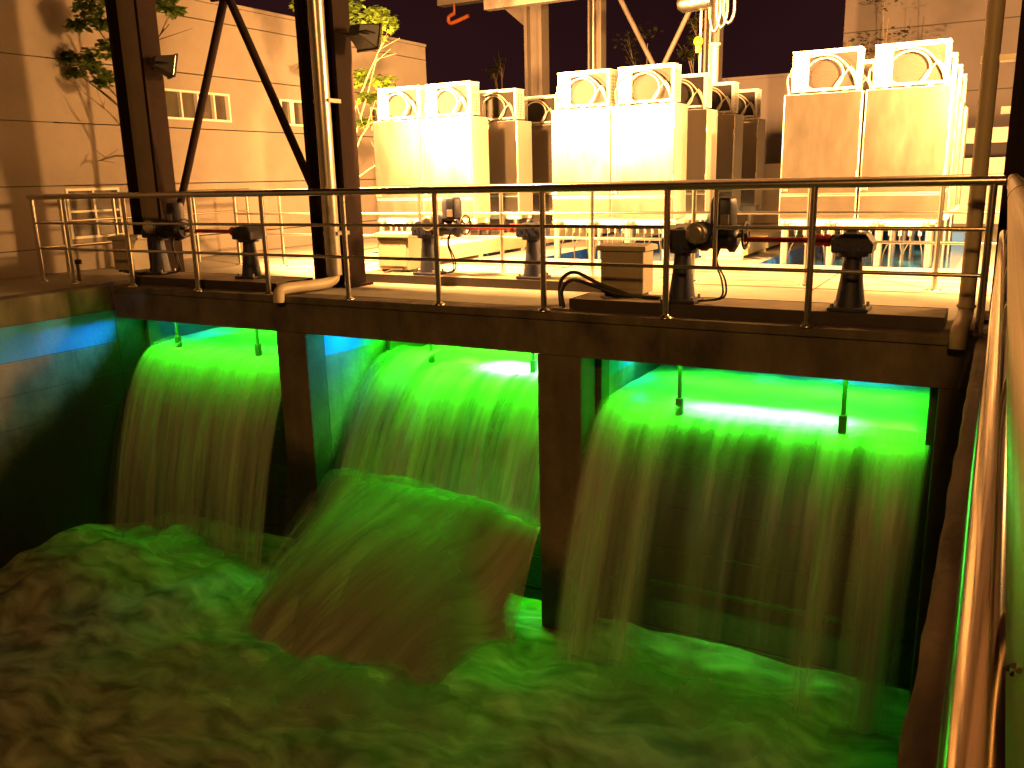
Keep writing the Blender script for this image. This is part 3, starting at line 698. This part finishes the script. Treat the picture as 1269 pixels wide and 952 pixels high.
YB = 9.4
br = thing('back_railing', 'stainless railing along the back of the deck in front of the cabinets', 'railing', (-5, YB, 0))
BX = [-.52 - 1.22 * k for k in range(9)]
MB().tube([(.3, YB, 1.07), (-10.3, YB, 1.07)], .034, 14).build('handrail', M['stain'], br)
for x in BX[:-1] + [-9.95]:
    po = MB().tube([(x, YB, .005), (x, YB, 1.05)], .025, 12).build('post', M['stain'], br)
    MB().lathe((x, YB, .001), [(.07,0),(.07,.008),(.035,.015)], 14).build('base_collar', M['stain'], po)
for z_ in (.75, .46): MB().tube([(.3, YB, z_), (-9.95, YB, z_)], .016, 8).build('rail', M['stain'], br)
sr = thing('side_railing', 'stainless railing running back along the wall at the left end of the deck', 'railing', (-10.9, 8.5, 0))
MB().tube([(-10.87, YF+.04, HZ), (-10.5, 9.9, HZ+.02), (-10.3, YB, HZ)], .034, 14).build('handrail', M['stain'], sr) if False else None
MB().tube([(-10.88, YF+.035, HZ), (-10.88, 10.6, HZ)], .034, 14).build('handrail', M['stain'], sr)
for y_ in (7.25, 8.05, 8.35, 9.45, 10.55):
    po = MB().tube([(-10.88, y_, .005), (-10.88, y_, HZ-.02)], .025, 12).build('post', M['stain'], sr)
for z_ in (.43, .75): MB().tube([(-10.88, YF, z_), (-10.88, 10.55, z_)], .016, 8).build('rail', M['stain'], sr)

# ------------------------------------------------------------------ steel columns, braces, pipes
def hcol(x0, x1, y0, y1, z1, label, name='steel_column', group='brown steel columns on the deck', pads=True, web='steel'):
    t = thing(name, label, 'column', ((x0+x1)/2, (y0+y1)/2, 0), group); f = .05
    ym = (y0 + y1) / 2
    MB().box(x0, x0+f, y0, y1, .03, z1).build('flange', M['steel'], t, .003)
    MB().box(x1-f, x1, y0, y1, .03, z1).build('flange', M['steel'], t, .003)
    MB().box(x0+f, x1-f, ym-.015, ym+.015, .03, z1).build('web', M[web], t)
    if pads: MB().box(x0-.06, x1+.06, y0-.06, y1+.06, .002, .03).build('base_plate', M['steel'], t, .004)
    return t
hcol(-10.0, -9.42, 7.64, 7.92, 7.0, 'brown steel column at the left end of the deck beside the wall', web='web')
hcol(-6.93, -6.40, 7.66, 7.94, 7.0, 'brown steel column with a round drainpipe on its front')
hcol(-.02, .52, 7.5, 7.9, 7.0, 'dark steel column at the right edge of the deck')
for (p, q, lb) in (((-8.07,7.78,3.3), (-9.36,7.78,.62), 'slanting brown steel brace leaning down to the left column'), ((-8.03,7.78,3.3), (-6.62,7.78,.42), 'slanting brown steel brace leaning down to the drainpipe column')):
    b_ = thing('cross_brace', lb, 'brace', q, 'crossed braces between the columns')
    MB().tube([p, q], .048, 12).build('brace_tube', M['steel'], b_)
    MB().box(q[0]-.08, q[0]+.08, q[1]-.012, q[1]+.012, q[2]-.14, q[2]+.02).build('gusset', M['steel'], b_)
ap = MB().box(-8.3, -7.8, 7.76, 7.80, 3.25, 3.6).build('gusset_plate', M['steel'], None); tag(ap, 'steel gusset plate where the two slanting braces meet', 'plate')
rb = MB().box(-10.1, .6, 7.66, 7.92, 3.6, 3.95).build('roof_beam', M['steel'], None); tag(rb, 'brown steel beam joining the tops of the deck columns', 'beam')

cn = thing('bounce_canopy', 'added unseen canopy high over the deck for the near handrail to reflect', 'roof', (-4, 13, 7))  # unseen sheets added overhead to reflect in the near handrail and bounce light
for k in range(9): MB().box(-10.6+1.5*k+.01, -9.1+1.5*k-.01, 6.3, 21, 7.0, 7.04).build('roof_sheet', M['greysteel'], cn)
for y_ in (7.8, 12.0, 16.0, 20.0): MB().box(-10.6, 2.9, y_-.06, y_+.06, 6.85, 6.999).build('purlin', M['steel'], cn)

dp = thing('drainpipe', 'shiny round drainpipe down the middle column ending in an elbow at the deck edge', 'pipe', (-6.47, 7.45, 0), 'drainpipes on the columns')
MB().tube([(-6.47,7.48,7), (-6.47,7.48,.16)], .085, 18).build('pipe', M['steelpipe'], dp)
MB().tube(bez([(-6.47,7.48,.18),(-6.47,7.46,.12),(-6.49,7.38,.085),(-6.52,7.2,.078),(-6.60,6.95,.075),(-6.62,6.82,.07),(-6.63,6.76,.04),(-6.63,6.75,-.06)]), .06, 14).build('outlet_elbow', M['pipe'], dp)
cl = MB()
for z_ in (.6, 2.0, 3.4): cl.box(-6.575, -6.365, 7.46, 7.66, z_, z_+.04)
cl.build('clamp', M['steelpipe'], dp)
dp2 = thing('drainpipe', 'cream round drainpipe by the right column with its spout over the basin corner', 'pipe', (-.18, 7.35, 0), 'drainpipes on the columns')
MB().tube([(-.175,7.38,7), (-.175,7.38,.12)], .057, 18).build('pipe', M['pipe'], dp2)
so = MB(); so.ring((-.175,7.38,.9), .058, .005, 'z', 20); so.ring((-.175,7.38,.14), .058, .012, 'z', 20); so.build('socket', M['pipe'], dp2)
MB().tube(bez([(-.175,7.38,.14),(-.177,7.36,.085),(-.18,7.25,.062),(-.185,6.95,.058),(-.19,6.78,.05),(-.19,6.72,.01),(-.19,6.71,-.07)]), .056, 16).build('outlet_elbow', M['pipe'], dp2)
cl = MB().box(-.24, -.02, 7.36, 7.52, 1.9, 1.94); cl.build('clamp', M['steelpipe'], dp2)
st = thing('pipe_stub', 'short pipe stub with a square cap standing on the ground at the far left', 'pipe', (-10.3, 7.0, 0))
MB().tube([(-10.35,7.02,0), (-10.35,7.02,.22)], .02, 8).build('tube', M['pipe'], st); MB().box(-10.39, -10.31, 6.98, 7.06, .22, .28).build('cap', M['dark'], st, .004)

# ------------------------------------------------------------------ floodlights
def flood(loc, d, label, power, col=WARM, arm=None, s=.3, spread=160):
    loc = Vector(loc); d = Vector(d).normalized()
    t = thing('floodlight', label, 'floodlight', loc, 'floodlights on the columns')
    u = d.cross(Vector((0,0,1))).normalized(); v = u.cross(d)
    def P(a, b_, c): return loc + a*u + b_*v + c*d
    w2, h2 = s*.5, s*.42
    hs = MB().hexa([P(-w2*.5,-h2*.45,-.16), P(w2*.5,-h2*.45,-.16), P(w2*.5,h2*.45,-.16), P(-w2*.5,h2*.45,-.16), P(-w2,-h2,.06), P(w2,-h2,.06), P(w2,h2,.06), P(-w2,h2,.06)])
    hs.build('housing', M['black'], t, .01)
    fm = MB()
    for (a0,a1,b0,b1) in ((-w2-.012,w2+.012,h2-.01,h2+.012), (-w2-.012,w2+.012,-h2-.012,-h2+.01), (-w2-.012,-w2+.01,-h2+.01,h2-.01), (w2-.01,w2+.012,-h2+.01,h2-.01)):
        fm.hexa([P(a0,b0,.061),P(a1,b0,.061),P(a1,b1,.061),P(a0,b1,.061),P(a0,b0,.085),P(a1,b0,.085),P(a1,b1,.085),P(a0,b1,.085)])
    fm.build('bezel', M['dark'], t)
    MB().add([P(-w2+.012,-h2+.012,.066),P(w2-.012,-h2+.012,.066),P(w2-.012,h2-.012,.066),P(-w2+.012,h2-.012,.066)], [(0,1,2,3)]).build('lens', M['lens'], t)
    if arm is not None:
        MB().tube([P(0,0,-.1), Vector(arm)], .018, 8).build('bracket', M['steel'], t)
        MB().tube([P(-w2-.02,0,-.02), P(-w2-.02,-h2*.2,-.15), P(w2+.02,-h2*.2,-.15), P(w2+.02,0,-.02)], .01, 6).build('yoke', M['steel'], t)
    area(t, loc + d * .09, d, s*.8, s*.7, power, col, spread)
    return t
flood((-9.2, 7.8, 2.63), (.42,.88,-.22), 'black floodlight on the left steel column aimed away at the cabinets', FLOOD, arm=(-9.42, 7.78, 2.6), spread=120)
flood((-6.1, 7.8, 2.68), (.12,.95,-.25), 'black floodlight on the drainpipe column aimed away at the cabinets', FLOOD, arm=(-6.27, 7.8, 2.65))
flood((.75, 7.6, 2.9), (-.45,.88,-.18), 'black floodlight on the right column aimed at the cabinets', FLOOD * 1.0, arm=(.52, 7.7, 2.88), spread=115)
ms = thing('lamp_mast', 'tall grey mast at the right carrying a floodlight above the deck', 'mast', (2.6, 10.8, 0))
MB().tube([(2.6,10.8,0),(2.6,10.8,3.6)], .08, 12).build('mast_tube', M['greysteel'], ms)
flood((2.25, 10.8, 3.15), (-1,.02,-.10), 'black floodlight on the mast at the right aimed across the deck', MAST, arm=(2.6, 10.8, 3.15), s=1.1, spread=130)
# street lamp behind the photographer
sl = thing('street_lamp', 'tall sodium street lamp on the path behind the railing', 'street lamp', (2.4, -8.0, 0))
MB().tube(bez([(2.4,-8,0),(2.4,-8,5.2),(2.3,-7.8,5.9),(1.2,-6.4,6.2)]), .06, 10).build('lamp_post', M['greysteel'], sl)
MB().box(.3, 1.4, -6.7, -5.9, 6.12, 6.24).build('lamp_head', M['greysteel'], sl, .03)
MB().box(.36, 1.34, -6.64, -5.96, 6.105, 6.118).build('lamp_lens', M['lens'], sl)
area(sl, Vector((.85,-6.3,6.09)), (-.3,.75,-1), .9, .65, STREET, STREETC)

# ------------------------------------------------------------------ cabinets and air conditioners
CW, CD, CZ0, CZ1 = .93, .52, .57, 2.10
proto_c = thing('steel_cabinet', '', 'cabinet', (0,0,CZ0), 'stainless steel cabinets in three banks', world=False)
def cabinet_parts(t):
    h = CZ1 - CZ0; w2 = CW / 2
    MB().box(-w2, w2, .012, CD, 0, h).build('body', M['cabside'], t, .006)
    z0, z1 = .30, h-.01
    MB().box(-w2+.008, w2-.008, -.006, .010, z0, z1).build('door', M['cab'], t, .006)
    MB().box(-w2+.008, w2-.008, -.006, .010, .012, z0-.012).build('lower_panel', M['cab'], t, .006)
    l_ = MB().box(-w2+.01, -w2+.035, -.03, -.0065, .345, .42); l_.box(-w2+.04, -w2+.10, -.02, -.0065, .35, .43); l_.build('latch', M['stainmatte'], t, .004)
    hg = MB()
    for z in (.5, 1.2): hg.tube([(w2-.012, -.012, z), (w2-.012, -.012, z+.09)], .009, 8)
    hg.build('hinge', M['stainmatte'], t, kind='stuff')
    MB().box(-w2+.012, w2-.012, -.014, -.0065, z0+.005, z0+.025).build('drip_edge', M['stainmatte'], t, .003)
    e = MB()
    for x in (-w2+.03, w2-.06): e.ring((x+.015, .1, h+.012), .016, .005, 'y', 10)
    e.build('lifting_eye', M['stainmatte'], t, kind='stuff')
cabinet_parts(proto_c)
AW, AD, AH = .80, .29, .50
proto_a = thing('air_conditioner', '', 'air conditioner', (0,0,CZ1), 'air conditioners on top of the cabinets', world=False)
def ac_parts(t):
    w2 = AW / 2
    c = MB(); c.box(-w2, w2, .02, AD, .03, AH)
    c.box(-w2, w2, 0, .02, AH-.04, AH); c.box(-w2, w2, 0, .02, .03, .06); c.box(-w2, -w2+.2, 0, .02, .06, AH-.04); c.box(w2-.04, w2, 0, .02, .06, AH-.04)
    c.build('casing', M['ac'], t)
    f = MB(); f.box(-w2+.2, w2-.04, .0185, .0215, .06, AH-.04)
    k = 0; z = .07
    while z < AH-.05: f.box(-w2+.2, w2-.04, .008, .0195, z, z+.004); z += .018
    co = f.build('coil', M['fin'], t)
    gr = MB()
    for q in range(4): gr.box(w2, w2+.006, .05+.055*q, .058+.055*q, .06, AH-.05)
    for q in range(9): gr.box(w2+.001, w2+.008, .04, AD-.03, .075+.045*q, .081+.045*q)
    gr.build('side_grille', M['ac'], t)
    sv = MB().box(w2-.0005, w2+.0012, .045, AD-.035, .06, AH-.05); sv.build('grille_opening', M['fan'], t)
    r = MB()
    for q in range(3): r.box(-.3+.25*q, -.24+.25*q, .03, AD-.03, 0, .03)
    r.build('foot', M['stainmatte'], t, kind='stuff')
    cap = MB().box(-w2-.008, w2+.008, -.006, AD+.006, AH-.0, AH+.012); cap.build('top_cover', M['ac'], t, .004)
    # loops of pale refrigerant hose
    pts = []
    for q in range(21):
        an = -PI*.62 - q / 20 * PI * 1.75
        pts.append((-.05 + .205 * math.cos(an) + q*.004, -.035 - q*.002, .215 + .19 * math.sin(an)))
    pts += [(.30, -.05, .28), (.36, -.05, .12), (.385, -.04, .0)]
    MB().tube(bez(pts, 2), .0125, 8).build('hose', M['hose'], t)
    p2 = [(-.42, .05, .22), (-.38, -.03, .33), (-.16, -.06, .43), (.10, -.07, .42), (.27, -.06, .28), (.37, -.05, .10), (.40, -.03, -.02)]
    MB().tube(bez(p2, 6), .0115, 8).build('hose', M['hose'], t)
    p3 = [(-.40, .10, .30), (-.46, .06, .22), (-.45, .05, .08), (-.42, .08, .0)]
    MB().tube(bez(p3, 5), .012, 6).build('hose', M['hose'], t)
ac_parts(proto_a)
rowy = [11.6, 13.06, 14.58, 16.12]
banks = [(-9.02, -8.09, 'left'), (-5.80, -4.87, 'middle'), (-2.53, -1.57, 'right')]
ordw = ['front row', 'second row', 'third row', 'fourth row']
first = True
for (xa, xb, nm) in banks:
    for ri, y in enumerate(rowy):
        for ci, x in enumerate((xa, xb)):
            cc = proto_c if first else copy_tree(proto_c); aa = proto_a if first else copy_tree(proto_a); first = False
            xm = x + CW / 2
            cc.location = (xm, y, CZ0); aa.location = (xm + .0, y + .10, CZ1 + .002)
            cs = 'left' if ci == 0 else 'right'
            cc['label'] = f'steel cabinet, {cs} of the pair in the {ordw[ri]} of the {nm} bank'
            aa['label'] = f'cream air conditioner on the {cs} cabinet in the {ordw[ri]} of the {nm} bank'
# supports under the banks
for bi, (xa, xb, nm) in enumerate(banks):
    t = thing('support_frame', f'stainless posts and beams carrying the {nm} bank of cabinets over the blue channel', 'frame', ((xa+xb+CW)/2, 12, -.6), 'frames under the cabinet banks')
    x0, x1 = xa + .0, xb + CW
    for y in rowy:
        MB().box(x0, x1, y+.03, y+.11, CZ0-.085, CZ0-.003).build('beam', M['white'], t, .006)
        MB().box(x0, x1, y+CD-.12, y+CD-.04, CZ0-.085, CZ0-.003).build('beam', M['white'], t, .006)
    for k in range(4):
        x = x0 + .1 + (x1 - x0 - .2) * k / 3
        MB().tube([(x, 11.56, -.6), (x, 11.56, CZ0-.06)], .048, 14).build('post', M['stainmatte'], t)
        MB().lathe((x, 11.56, CZ0-.06), [(.075,0),(.08,.015),(.08,.035),(.05,.04)], 14).build('post_cap', M['stainmatte'], t)
        for y in rowy[1:]: MB().tube([(x, y+.07, -.6), (x, y+.07, CZ0-.086)], .045, 10).build('post', M['stainmatte'], t)
    for k in range(3):
        for q in range(4):
            xx = x0 + .1 + (x1 - x0 - .2) * (k + .2 + .2*q) / 3
            MB().tube(bez([(xx, 11.66, CZ0-.09), (xx+.01, 11.6, .32), (xx+.05*(q % 2*2-1), 11.56, .14), (xx+.07*(q % 2*2-1), 11.62, -.25)], 4), .008, 6).build('lamp_cable', M['black'], t)
            MB().tube([(xx, 11.66, CZ0-.10), (xx, 11.66, CZ0-.2)], .018, 8).build('cable_gland', M['white'], t)
# blue channel trenches
for (a, c), nm in zip(LANES, side):
    t = thing('channel_trench', f'blue painted open channel under the {nm} bank of cabinets', 'channel', ((a+c)/2, 14, -.9), 'blue channels under the cabinets')
    MB().box(a-.1, a, LY0-.1, LY1+.1, -1, -.002).build('side_wall', M['blue'], t)
    MB().box(c, c+.1, LY0-.1, LY1+.1, -1, -.002).build('side_wall', M['blue'], t)
    MB().box(a, c, LY0-.1, LY0, -1, -.002).build('end_wall', M['blue'], t); MB().box(a, c, LY1, LY1+.1, -1, -.002).build('end_wall', M['blue'], t)
    MB().box(a, c, LY0, LY1, -1.05, -1).build('floor', M['blue'], t)
    MB().add([(a,LY0,-.22),(c,LY0,-.22),(c,LY1,-.22),(a,LY1,-.22)], [(0,1,2,3)]).build('pool_water', mat('pool_water', (.03,.22,.55), .1, 0, .2, 2, .3, 8), None, kind='structure', recalc=False)
# raised cover slabs beside the channels
def slabs(x0, x1, ys, z0, z1, label):
    t = thing('cover_slabs', label, 'slab', ((x0+x1)/2, ys[0], 0), 'raised cover slabs beside the channels')
    for y0, y1 in zip(ys, ys[1:]):
        MB().box(x0, x1, y0+.01, y1-.01, z0, z1).build('slab', M['slab'], t, .008)
    b_ = MB()
    for y in ys: b_.box(x0+.05, x1-.002, y-.05, y+.05, .005, z0-.001)
    b_.build('support_block', M['slab'], t)
slabs(-7.55, -6.86, [9.95, 11.3, 12.65, 14.0, 15.4, 16.8], .05, .26, 'long cream raised cover slabs between the left and middle banks')
slabs(-3.66, -3.05, [11.9, 13.2, 14.5, 15.8, 17.1], .05, .24, 'short cream raised cover slabs between the middle and right banks')

# ------------------------------------------------------------------ left building
XB = -11.62
lb = thing('factory_building', 'long low beige building with horizontal panel joints and strip windows at the left', 'building', (XB, 8, 0))
wins = [(9.72, 11.08, 2.2, 2.66, 4), (12.28, 13.6, 2.2, 2.66, 4), (7.85, 8.72, .46, 1.17, 2), (14.9, 16.2, 2.2, 2.66, 4), (15.2, 16.0, .46, 1.17, 2)]
BY0, BY1 = -6.0, 17.0
zs = [0, .36, 1.21, 2.07, 2.92, 3.78, 4.06]
def holes_in(z0, z1): return sorted([w_ for w_ in wins if w_[2] < z1 and w_[3] > z0])
for z0, z1 in zip(zs, zs[1:]):
    b = MB(); y = BY0; x0, x1 = XB-.25, XB
    for (a, c, wz0, wz1, _) in holes_in(z0, z1):
        b.box(x0, x1, y, a, z0+.008, z1-.008)
        if wz0 > z0: b.box(x0, x1, a, c, z0+.008, wz0)
        if wz1 < z1: b.box(x0, x1, a, c, wz1, z1-.008)
        y = c
    b.box(x0, x1, y, BY1, z0+.008, z1-.008)
    b.build('wall_panel', M['wall'], lb)
MB().box(XB-.4, XB-.02, BY0+.01, 7.84, .01, 4.0).build('wall_backing', M['dark'], lb)
MB().box(XB-9, XB-.252, BY0, BY1, .01, 4.05).build('building_core', M['wall'], lb)
MB().box(XB-.3, XB+.02, BY0, BY1+.02, 4.06, 4.12).build('roof_coping', M['wall'], lb, .008)
for (a, c, z0, z1, k) in wins:
    f = MB(); t_ = .035
    f.box(XB-.09, XB+.012, a, c, z0, z0+t_); f.box(XB-.09, XB+.012, a, c, z1-t_, z1)
    f.box(XB-.09, XB+.012, a, a+t_, z0+t_, z1-t_); f.box(XB-.09, XB+.012, c-t_, c, z0+t_, z1-t_)
    wn = f.build('window', M['frame'], lb)
    for q in range(1, k):
        y = a + (c-a)*q/k; MB().box(XB-.085, XB+.008, y-.015, y+.015, z0+t_, z1-t_).build('mullion', M['frame'], wn)
    if k == 2: MB().box(XB-.08, XB+.002, a+t_, c-t_, .83, .86).build('transom', M['frame'], wn)
    for q in range(k):
        ya, yb = a + (c-a)*q/k, a + (c-a)*(q+1)/k
        MB().box(XB-.07-.01*(q % 2), XB-.06-.01*(q % 2), ya+.01, yb-.01, z0+.02, z1-.02).build('pane', M['glass'], wn)

# ------------------------------------------------------------------ background structures
gb = thing('far_building', 'tall dim brown building beyond the right bank of cabinets', 'building', (2, 30, 0))
MB().box(-4.5, 12, 28, 38, 0, 9).build('wall', M['farwall'], gb)
for z_ in (3.2, 5.0, 6.8): MB().box(-4.51, 12, 27.985, 27.999, z_, z_+.03).build('panel_joint', M['dark'], gb)
MB().box(-.3, .8, 27.99, 27.998, 2.55, 2.75).build('sign_strip', M['frame'], gb)
lwb = thing('low_building', 'low dim brown annex wall between the middle and right banks', 'building', (-6, 27, 0))
MB().box(-7.4, -4.0, 26, 27.9, 0, 3.75).build('wall', M['farwall'], lwb); MB().box(-7.5, -3.95, 25.95, 27.9, 3.75, 3.83).build('coping', M['farwall'], lwb)
ww = thing('white_boundary_wall', 'bright white low wall with a dark slot at the far right beyond the cabinets', 'wall', (-.3, 21, 0))
MB().box(-9.5, 5, 21, 21.2, 0, 1.35).build('lower_wall', M['white'], ww); MB().box(-1.6, 5, 21, 21.2, 1.65, 1.95).build('upper_rail', M['white'], ww)
for x in (-1.6, 1.4, 4.9): MB().box(x, x+.1, 21.02, 21.18, 1.35, 1.65).build('pier', M['white'], ww)

ga = thing('gantry_frame', 'grey steel gantry frame with a beam reaching left behind the left bank', 'gantry', (-10.4, 20, 0))
MB().box(-10.66, -10.58, 19.9, 20.3, 0, 7).build('column_flange', M['greysteel'], ga); MB().box(-10.26, -10.18, 19.9, 20.3, 0, 7).build('column_flange', M['greysteel'], ga); MB().box(-10.58, -10.26, 20.08, 20.12, 0, 7).build('column_web', M['greysteel'], ga)
MB().box(-13.2, -10.66, 19.95, 20.25, 5.52, 5.9).build('beam', M['greysteel'], ga)
MB().hexa([(-11.6,20.05,5.52),(-10.66,20.05,4.75),(-10.66,20.15,4.75),(-11.6,20.15,5.52),(-11.3,20.05,5.6),(-10.66,20.05,5.3),(-10.66,20.15,5.3),(-11.3,20.15,5.6)]).build('haunch', M['greysteel'], ga)
hk = thing('crane_hook', 'orange hook hanging from the gantry beam', 'hook', (-12.7, 20, 5.1))
MB().tube([(-12.72,20,5.52),(-12.72,20,5.28)], .03, 8).build('hook_chain', M['orange'], hk)
MB().tube(bez([(-12.72,20,5.3),(-12.9,20,5.22),(-12.86,20,5.08),(-12.6,20,5.12),(-12.3,20,5.2)]), .05, 8).build('hook_body', M['orange'], hk)
for x, lbl in ((-8.76, 'pale steel rear column behind the middle bank, left of the crossed bracing'), (-5.95, 'pale steel rear column behind the middle bank, beside the hanging hoist')):
    t = thing('rear_column', lbl, 'column', (x, 20, 0), 'rear steel columns')
    MB().box(x-.17, x-.13, 19.85, 20.15, 0, 8).build('flange', M['greysteel'], t); MB().box(x+.13, x+.17, 19.85, 20.15, 0, 8).build('flange', M['greysteel'], t); MB().box(x-.13, x+.13, 19.98, 20.02, 0, 8).build('web', M['greysteel'], t)
    MB().tube([(x-.05, 19.9, 0), (x-.05, 19.9, 8)], .045, 10).build('conduit', M['stainmatte'], t)
for q, lbl in (((-8.15,20,5.2), 'left arm of the pale crossed bracing behind the cabinets'), ((-6.42,20,5.0), 'right arm of the pale crossed bracing behind the cabinets')):
    t = thing('rear_brace', lbl, 'brace', (-7.2, 20, 3.5), 'rear crossed bracing')
    dv = (Vector(q) - Vector((-7.22,20,3.6))); e = Vector((-7.22,20,3.6)) + dv * 2.2
    MB().tube([(-7.22 + (.06 if q[0] > -7 else -.06), 20, 3.5), e], .06, 8).build('brace_tube', M['greysteel'], t)
# hoist pole and chain hoist
wp = thing('lamp_pole', 'white pole standing behind the middle bank under the hanging hoist', 'pole', (-4.55, 15.6, 0))
MB().tube([(-4.62,15.6,0), (-4.62,15.6,3.32)], .055, 12).build('pole', M['white'], wp); MB().lathe((-4.62,15.6,3.3), [(.06,0),(.11,.03),(.11,.05),(.05,.06)], 12).build('cap', M['white'], wp)
ch = thing('chain_hoist', 'chain hoist with hanging hose loops and a round yellow hook block', 'hoist', (-4.75, 15.2, 4))
MB().tube([(-4.78,15.3,4.3), (-4.78,15.3,2.5)], .02, 8).build('chain', M['white'], ch)
MB().lathe((-4.80,15.25,3.36), [(.02,-.03),(.08,-.02),(.08,.02),(.02,.03)], 18, 'y').build('hook_block', M['yellow'], ch)
MB().box(-4.84, -4.76, 15.22, 15.28, 3.18, 3.29).build('hook_shank', M['yellow'], ch)
MB().lathe((-4.9,15.3,4.0), [(.1,-.28),(.15,-.2),(.15,.2),(.1,.28)], 16, 'x').build('motor', M['stainmatte'], ch)
for q in range(3):
    x = -4.62 + .12*q
    MB().tube(bez([(x,15.35,4.3),(x-.03,15.35,3.8),(x+.06,15.35,3.50+.06*q),(x+.15,15.35,3.8),(x+.14,15.35,4.3)]), .03, 8).build('hose_loop', M['stainmatte'], ch)
hb = MB().box(-9, -2, 15.2, 15.4, 4.3, 4.55).build('runway_beam', M['greysteel'], None); tag(hb, 'grey steel runway beam carrying the chain hoist over the cabinets', 'beam')

# ------------------------------------------------------------------ trees
def tree(base, h, limbs, clumps, label, leaf='leaf', size=.09, nleaf=160, group='thin trees by the building'):
    t = thing('tree', label, 'tree', base, group); bx, by, bz = base
    tb = MB(); tb.tube([(bx,by,bz), (bx+.03,by,bz+h*.35), (bx-.03,by+.03,bz+h*.7), (bx+.02,by,bz+h)], [.06,.045,.03,.012], 8)
    for (z0, tip) in limbs:
        p0 = Vector((bx, by, bz+z0)); p1 = Vector(tip); mid = (p0+p1)/2 + Vector((random.uniform(-.05,.05), 0, .04))
        tb.tube([p0, mid, p1], [.022,.015,.006], 6)
        for _ in range(3):
            q = p1 + Vector((random.uniform(-.3,.3), random.uniform(-.2,.2), random.uniform(-.1,.35))); tb.tube([mid.lerp(p1, random.uniform(.3,.9)), q], [.008,.003], 4)
    tb.build('trunk', M['bark'], t)
    b = MB()
    for (cx, cy, cz, rx, rz) in clumps:
        for _ in range(nleaf):
            while True:
                q = Vector((random.uniform(-1,1), random.uniform(-1,1), random.uniform(-1,1)))
                if q.length < 1: break
            if N3(q.x*2+cx*3, q.y*2, q.z*2+cz) < -.12: continue
            p = Vector((cx + q.x*rx, cy + q.y*rx*.8, cz + q.z*rz))
            s = size * random.uniform(.6, 1.2); an = random.uniform(0, 2*PI); tl = random.uniform(-.9, .3)
            a = Vector((math.cos(an), math.sin(an), tl)).normalized() * s; c_ = a.cross(Vector((random.uniform(-.4,.4), random.uniform(-.4,.4), 1))).normalized() * s * .38
            b.add([p, p + a*.45 + c_, p + a, p + a*.45 - c_], [(0,1,2,3)])
    b.build('crown', M[leaf], t, recalc=False)
def at(px_, py_, y_):          # a point on the plane Y=y_ seen at a pixel of the 1269x952 photograph
    d_ = Vector((px_-634.5, 476-py_, 1069)); dw = right*d_.x + up*d_.y + fwd*d_.z
    return CAM + dw * (y_ / dw.y)
def cl(px_, py_, y_, rx, rz): p = at(px_, py_, y_); return (p.x, p.y, p.z, rx, rz)
random.seed(3)
p = at(168, 230, 8.5)
tree((p.x, 8.5, 0), 3.7, [(1.9, at(125,130,8.2)), (2.3, at(110,90,8.2)), (2.6, at(210,30,8.4)), (2.9, at(110,20,8.2)), (1.6, at(120,200,8.2)), (2.2, at(95,90,8.2))],
     [cl(110,72,8.2,.20,.13), cl(85,70,8.15,.14,.07), cl(92,90,8.2,.14,.07), cl(128,95,8.25,.16,.14), cl(135,60,8.3,.2,.13), cl(110,10,8.2,.26,.14), cl(150,5,8.3,.3,.18), cl(195,3,8.4,.25,.10), cl(165,-30,8.4,.5,.25), cl(95,30,8.2,.14,.06), cl(128,28,8.2,.14,.08), cl(215,12,8.4,.12,.05)],
     'thin leafy tree behind the left steel column near the beige wall', size=.12, nleaf=210)
p = at(442, 250, 12.0)
tree((p.x, 12.0, 0), 3.9, [(1.6, at(462,150,11.9)), (1.8, at(470,60,12)), (2.2, at(480,40,12.1)), (1.2, at(475,200,12)), (2.4, at(430,30,11.9))],
     [cl(462,45,12,.24,.13), cl(480,28,12,.24,.13), cl(445,30,12,.25,.18), cl(430,8,12,.3,.15), cl(375,5,11.9,.22,.12), cl(475,100,12,.2,.12), cl(448,95,12.1,.18,.16), cl(455,120,12,.15,.08), cl(380,80,11.9,.1,.06), cl(450,150,12,.16,.07), cl(466,15,12,.2,.1)],
     'slender young tree with yellow green leaves beside the left bank of cabinets', size=.13, nleaf=190)
for (px_, py_, y_, s_, lbl) in ((790, 55, 26, .9, 'dim far tree seen between the rear columns'), (612, 85, 27, .35, 'small dim treetop beside the gantry column'), (862, 35, 25, .4, 'spindly far tree top between the bracing and the hoist'), (855, 62, 24, .3, 'sparse far twigs low beside the hoist'), (1085, 25, 26, 1.0, 'dim leafy tree in front of the far building')):
    p = at(px_, py_, y_); cs = [(p.x + random.uniform(-1,1)*s_*.8, y_, p.z + random.uniform(-1,1)*s_*.8, s_*.5, s_*.4) for _ in range(5)]
    tree((p.x + .3, y_, 0), p.z, [(p.z*.6, (c_[0], c_[1], c_[2])) for c_ in cs[:3]], cs, lbl, 'leafdim', .16, 60, 'dim trees in the distance')
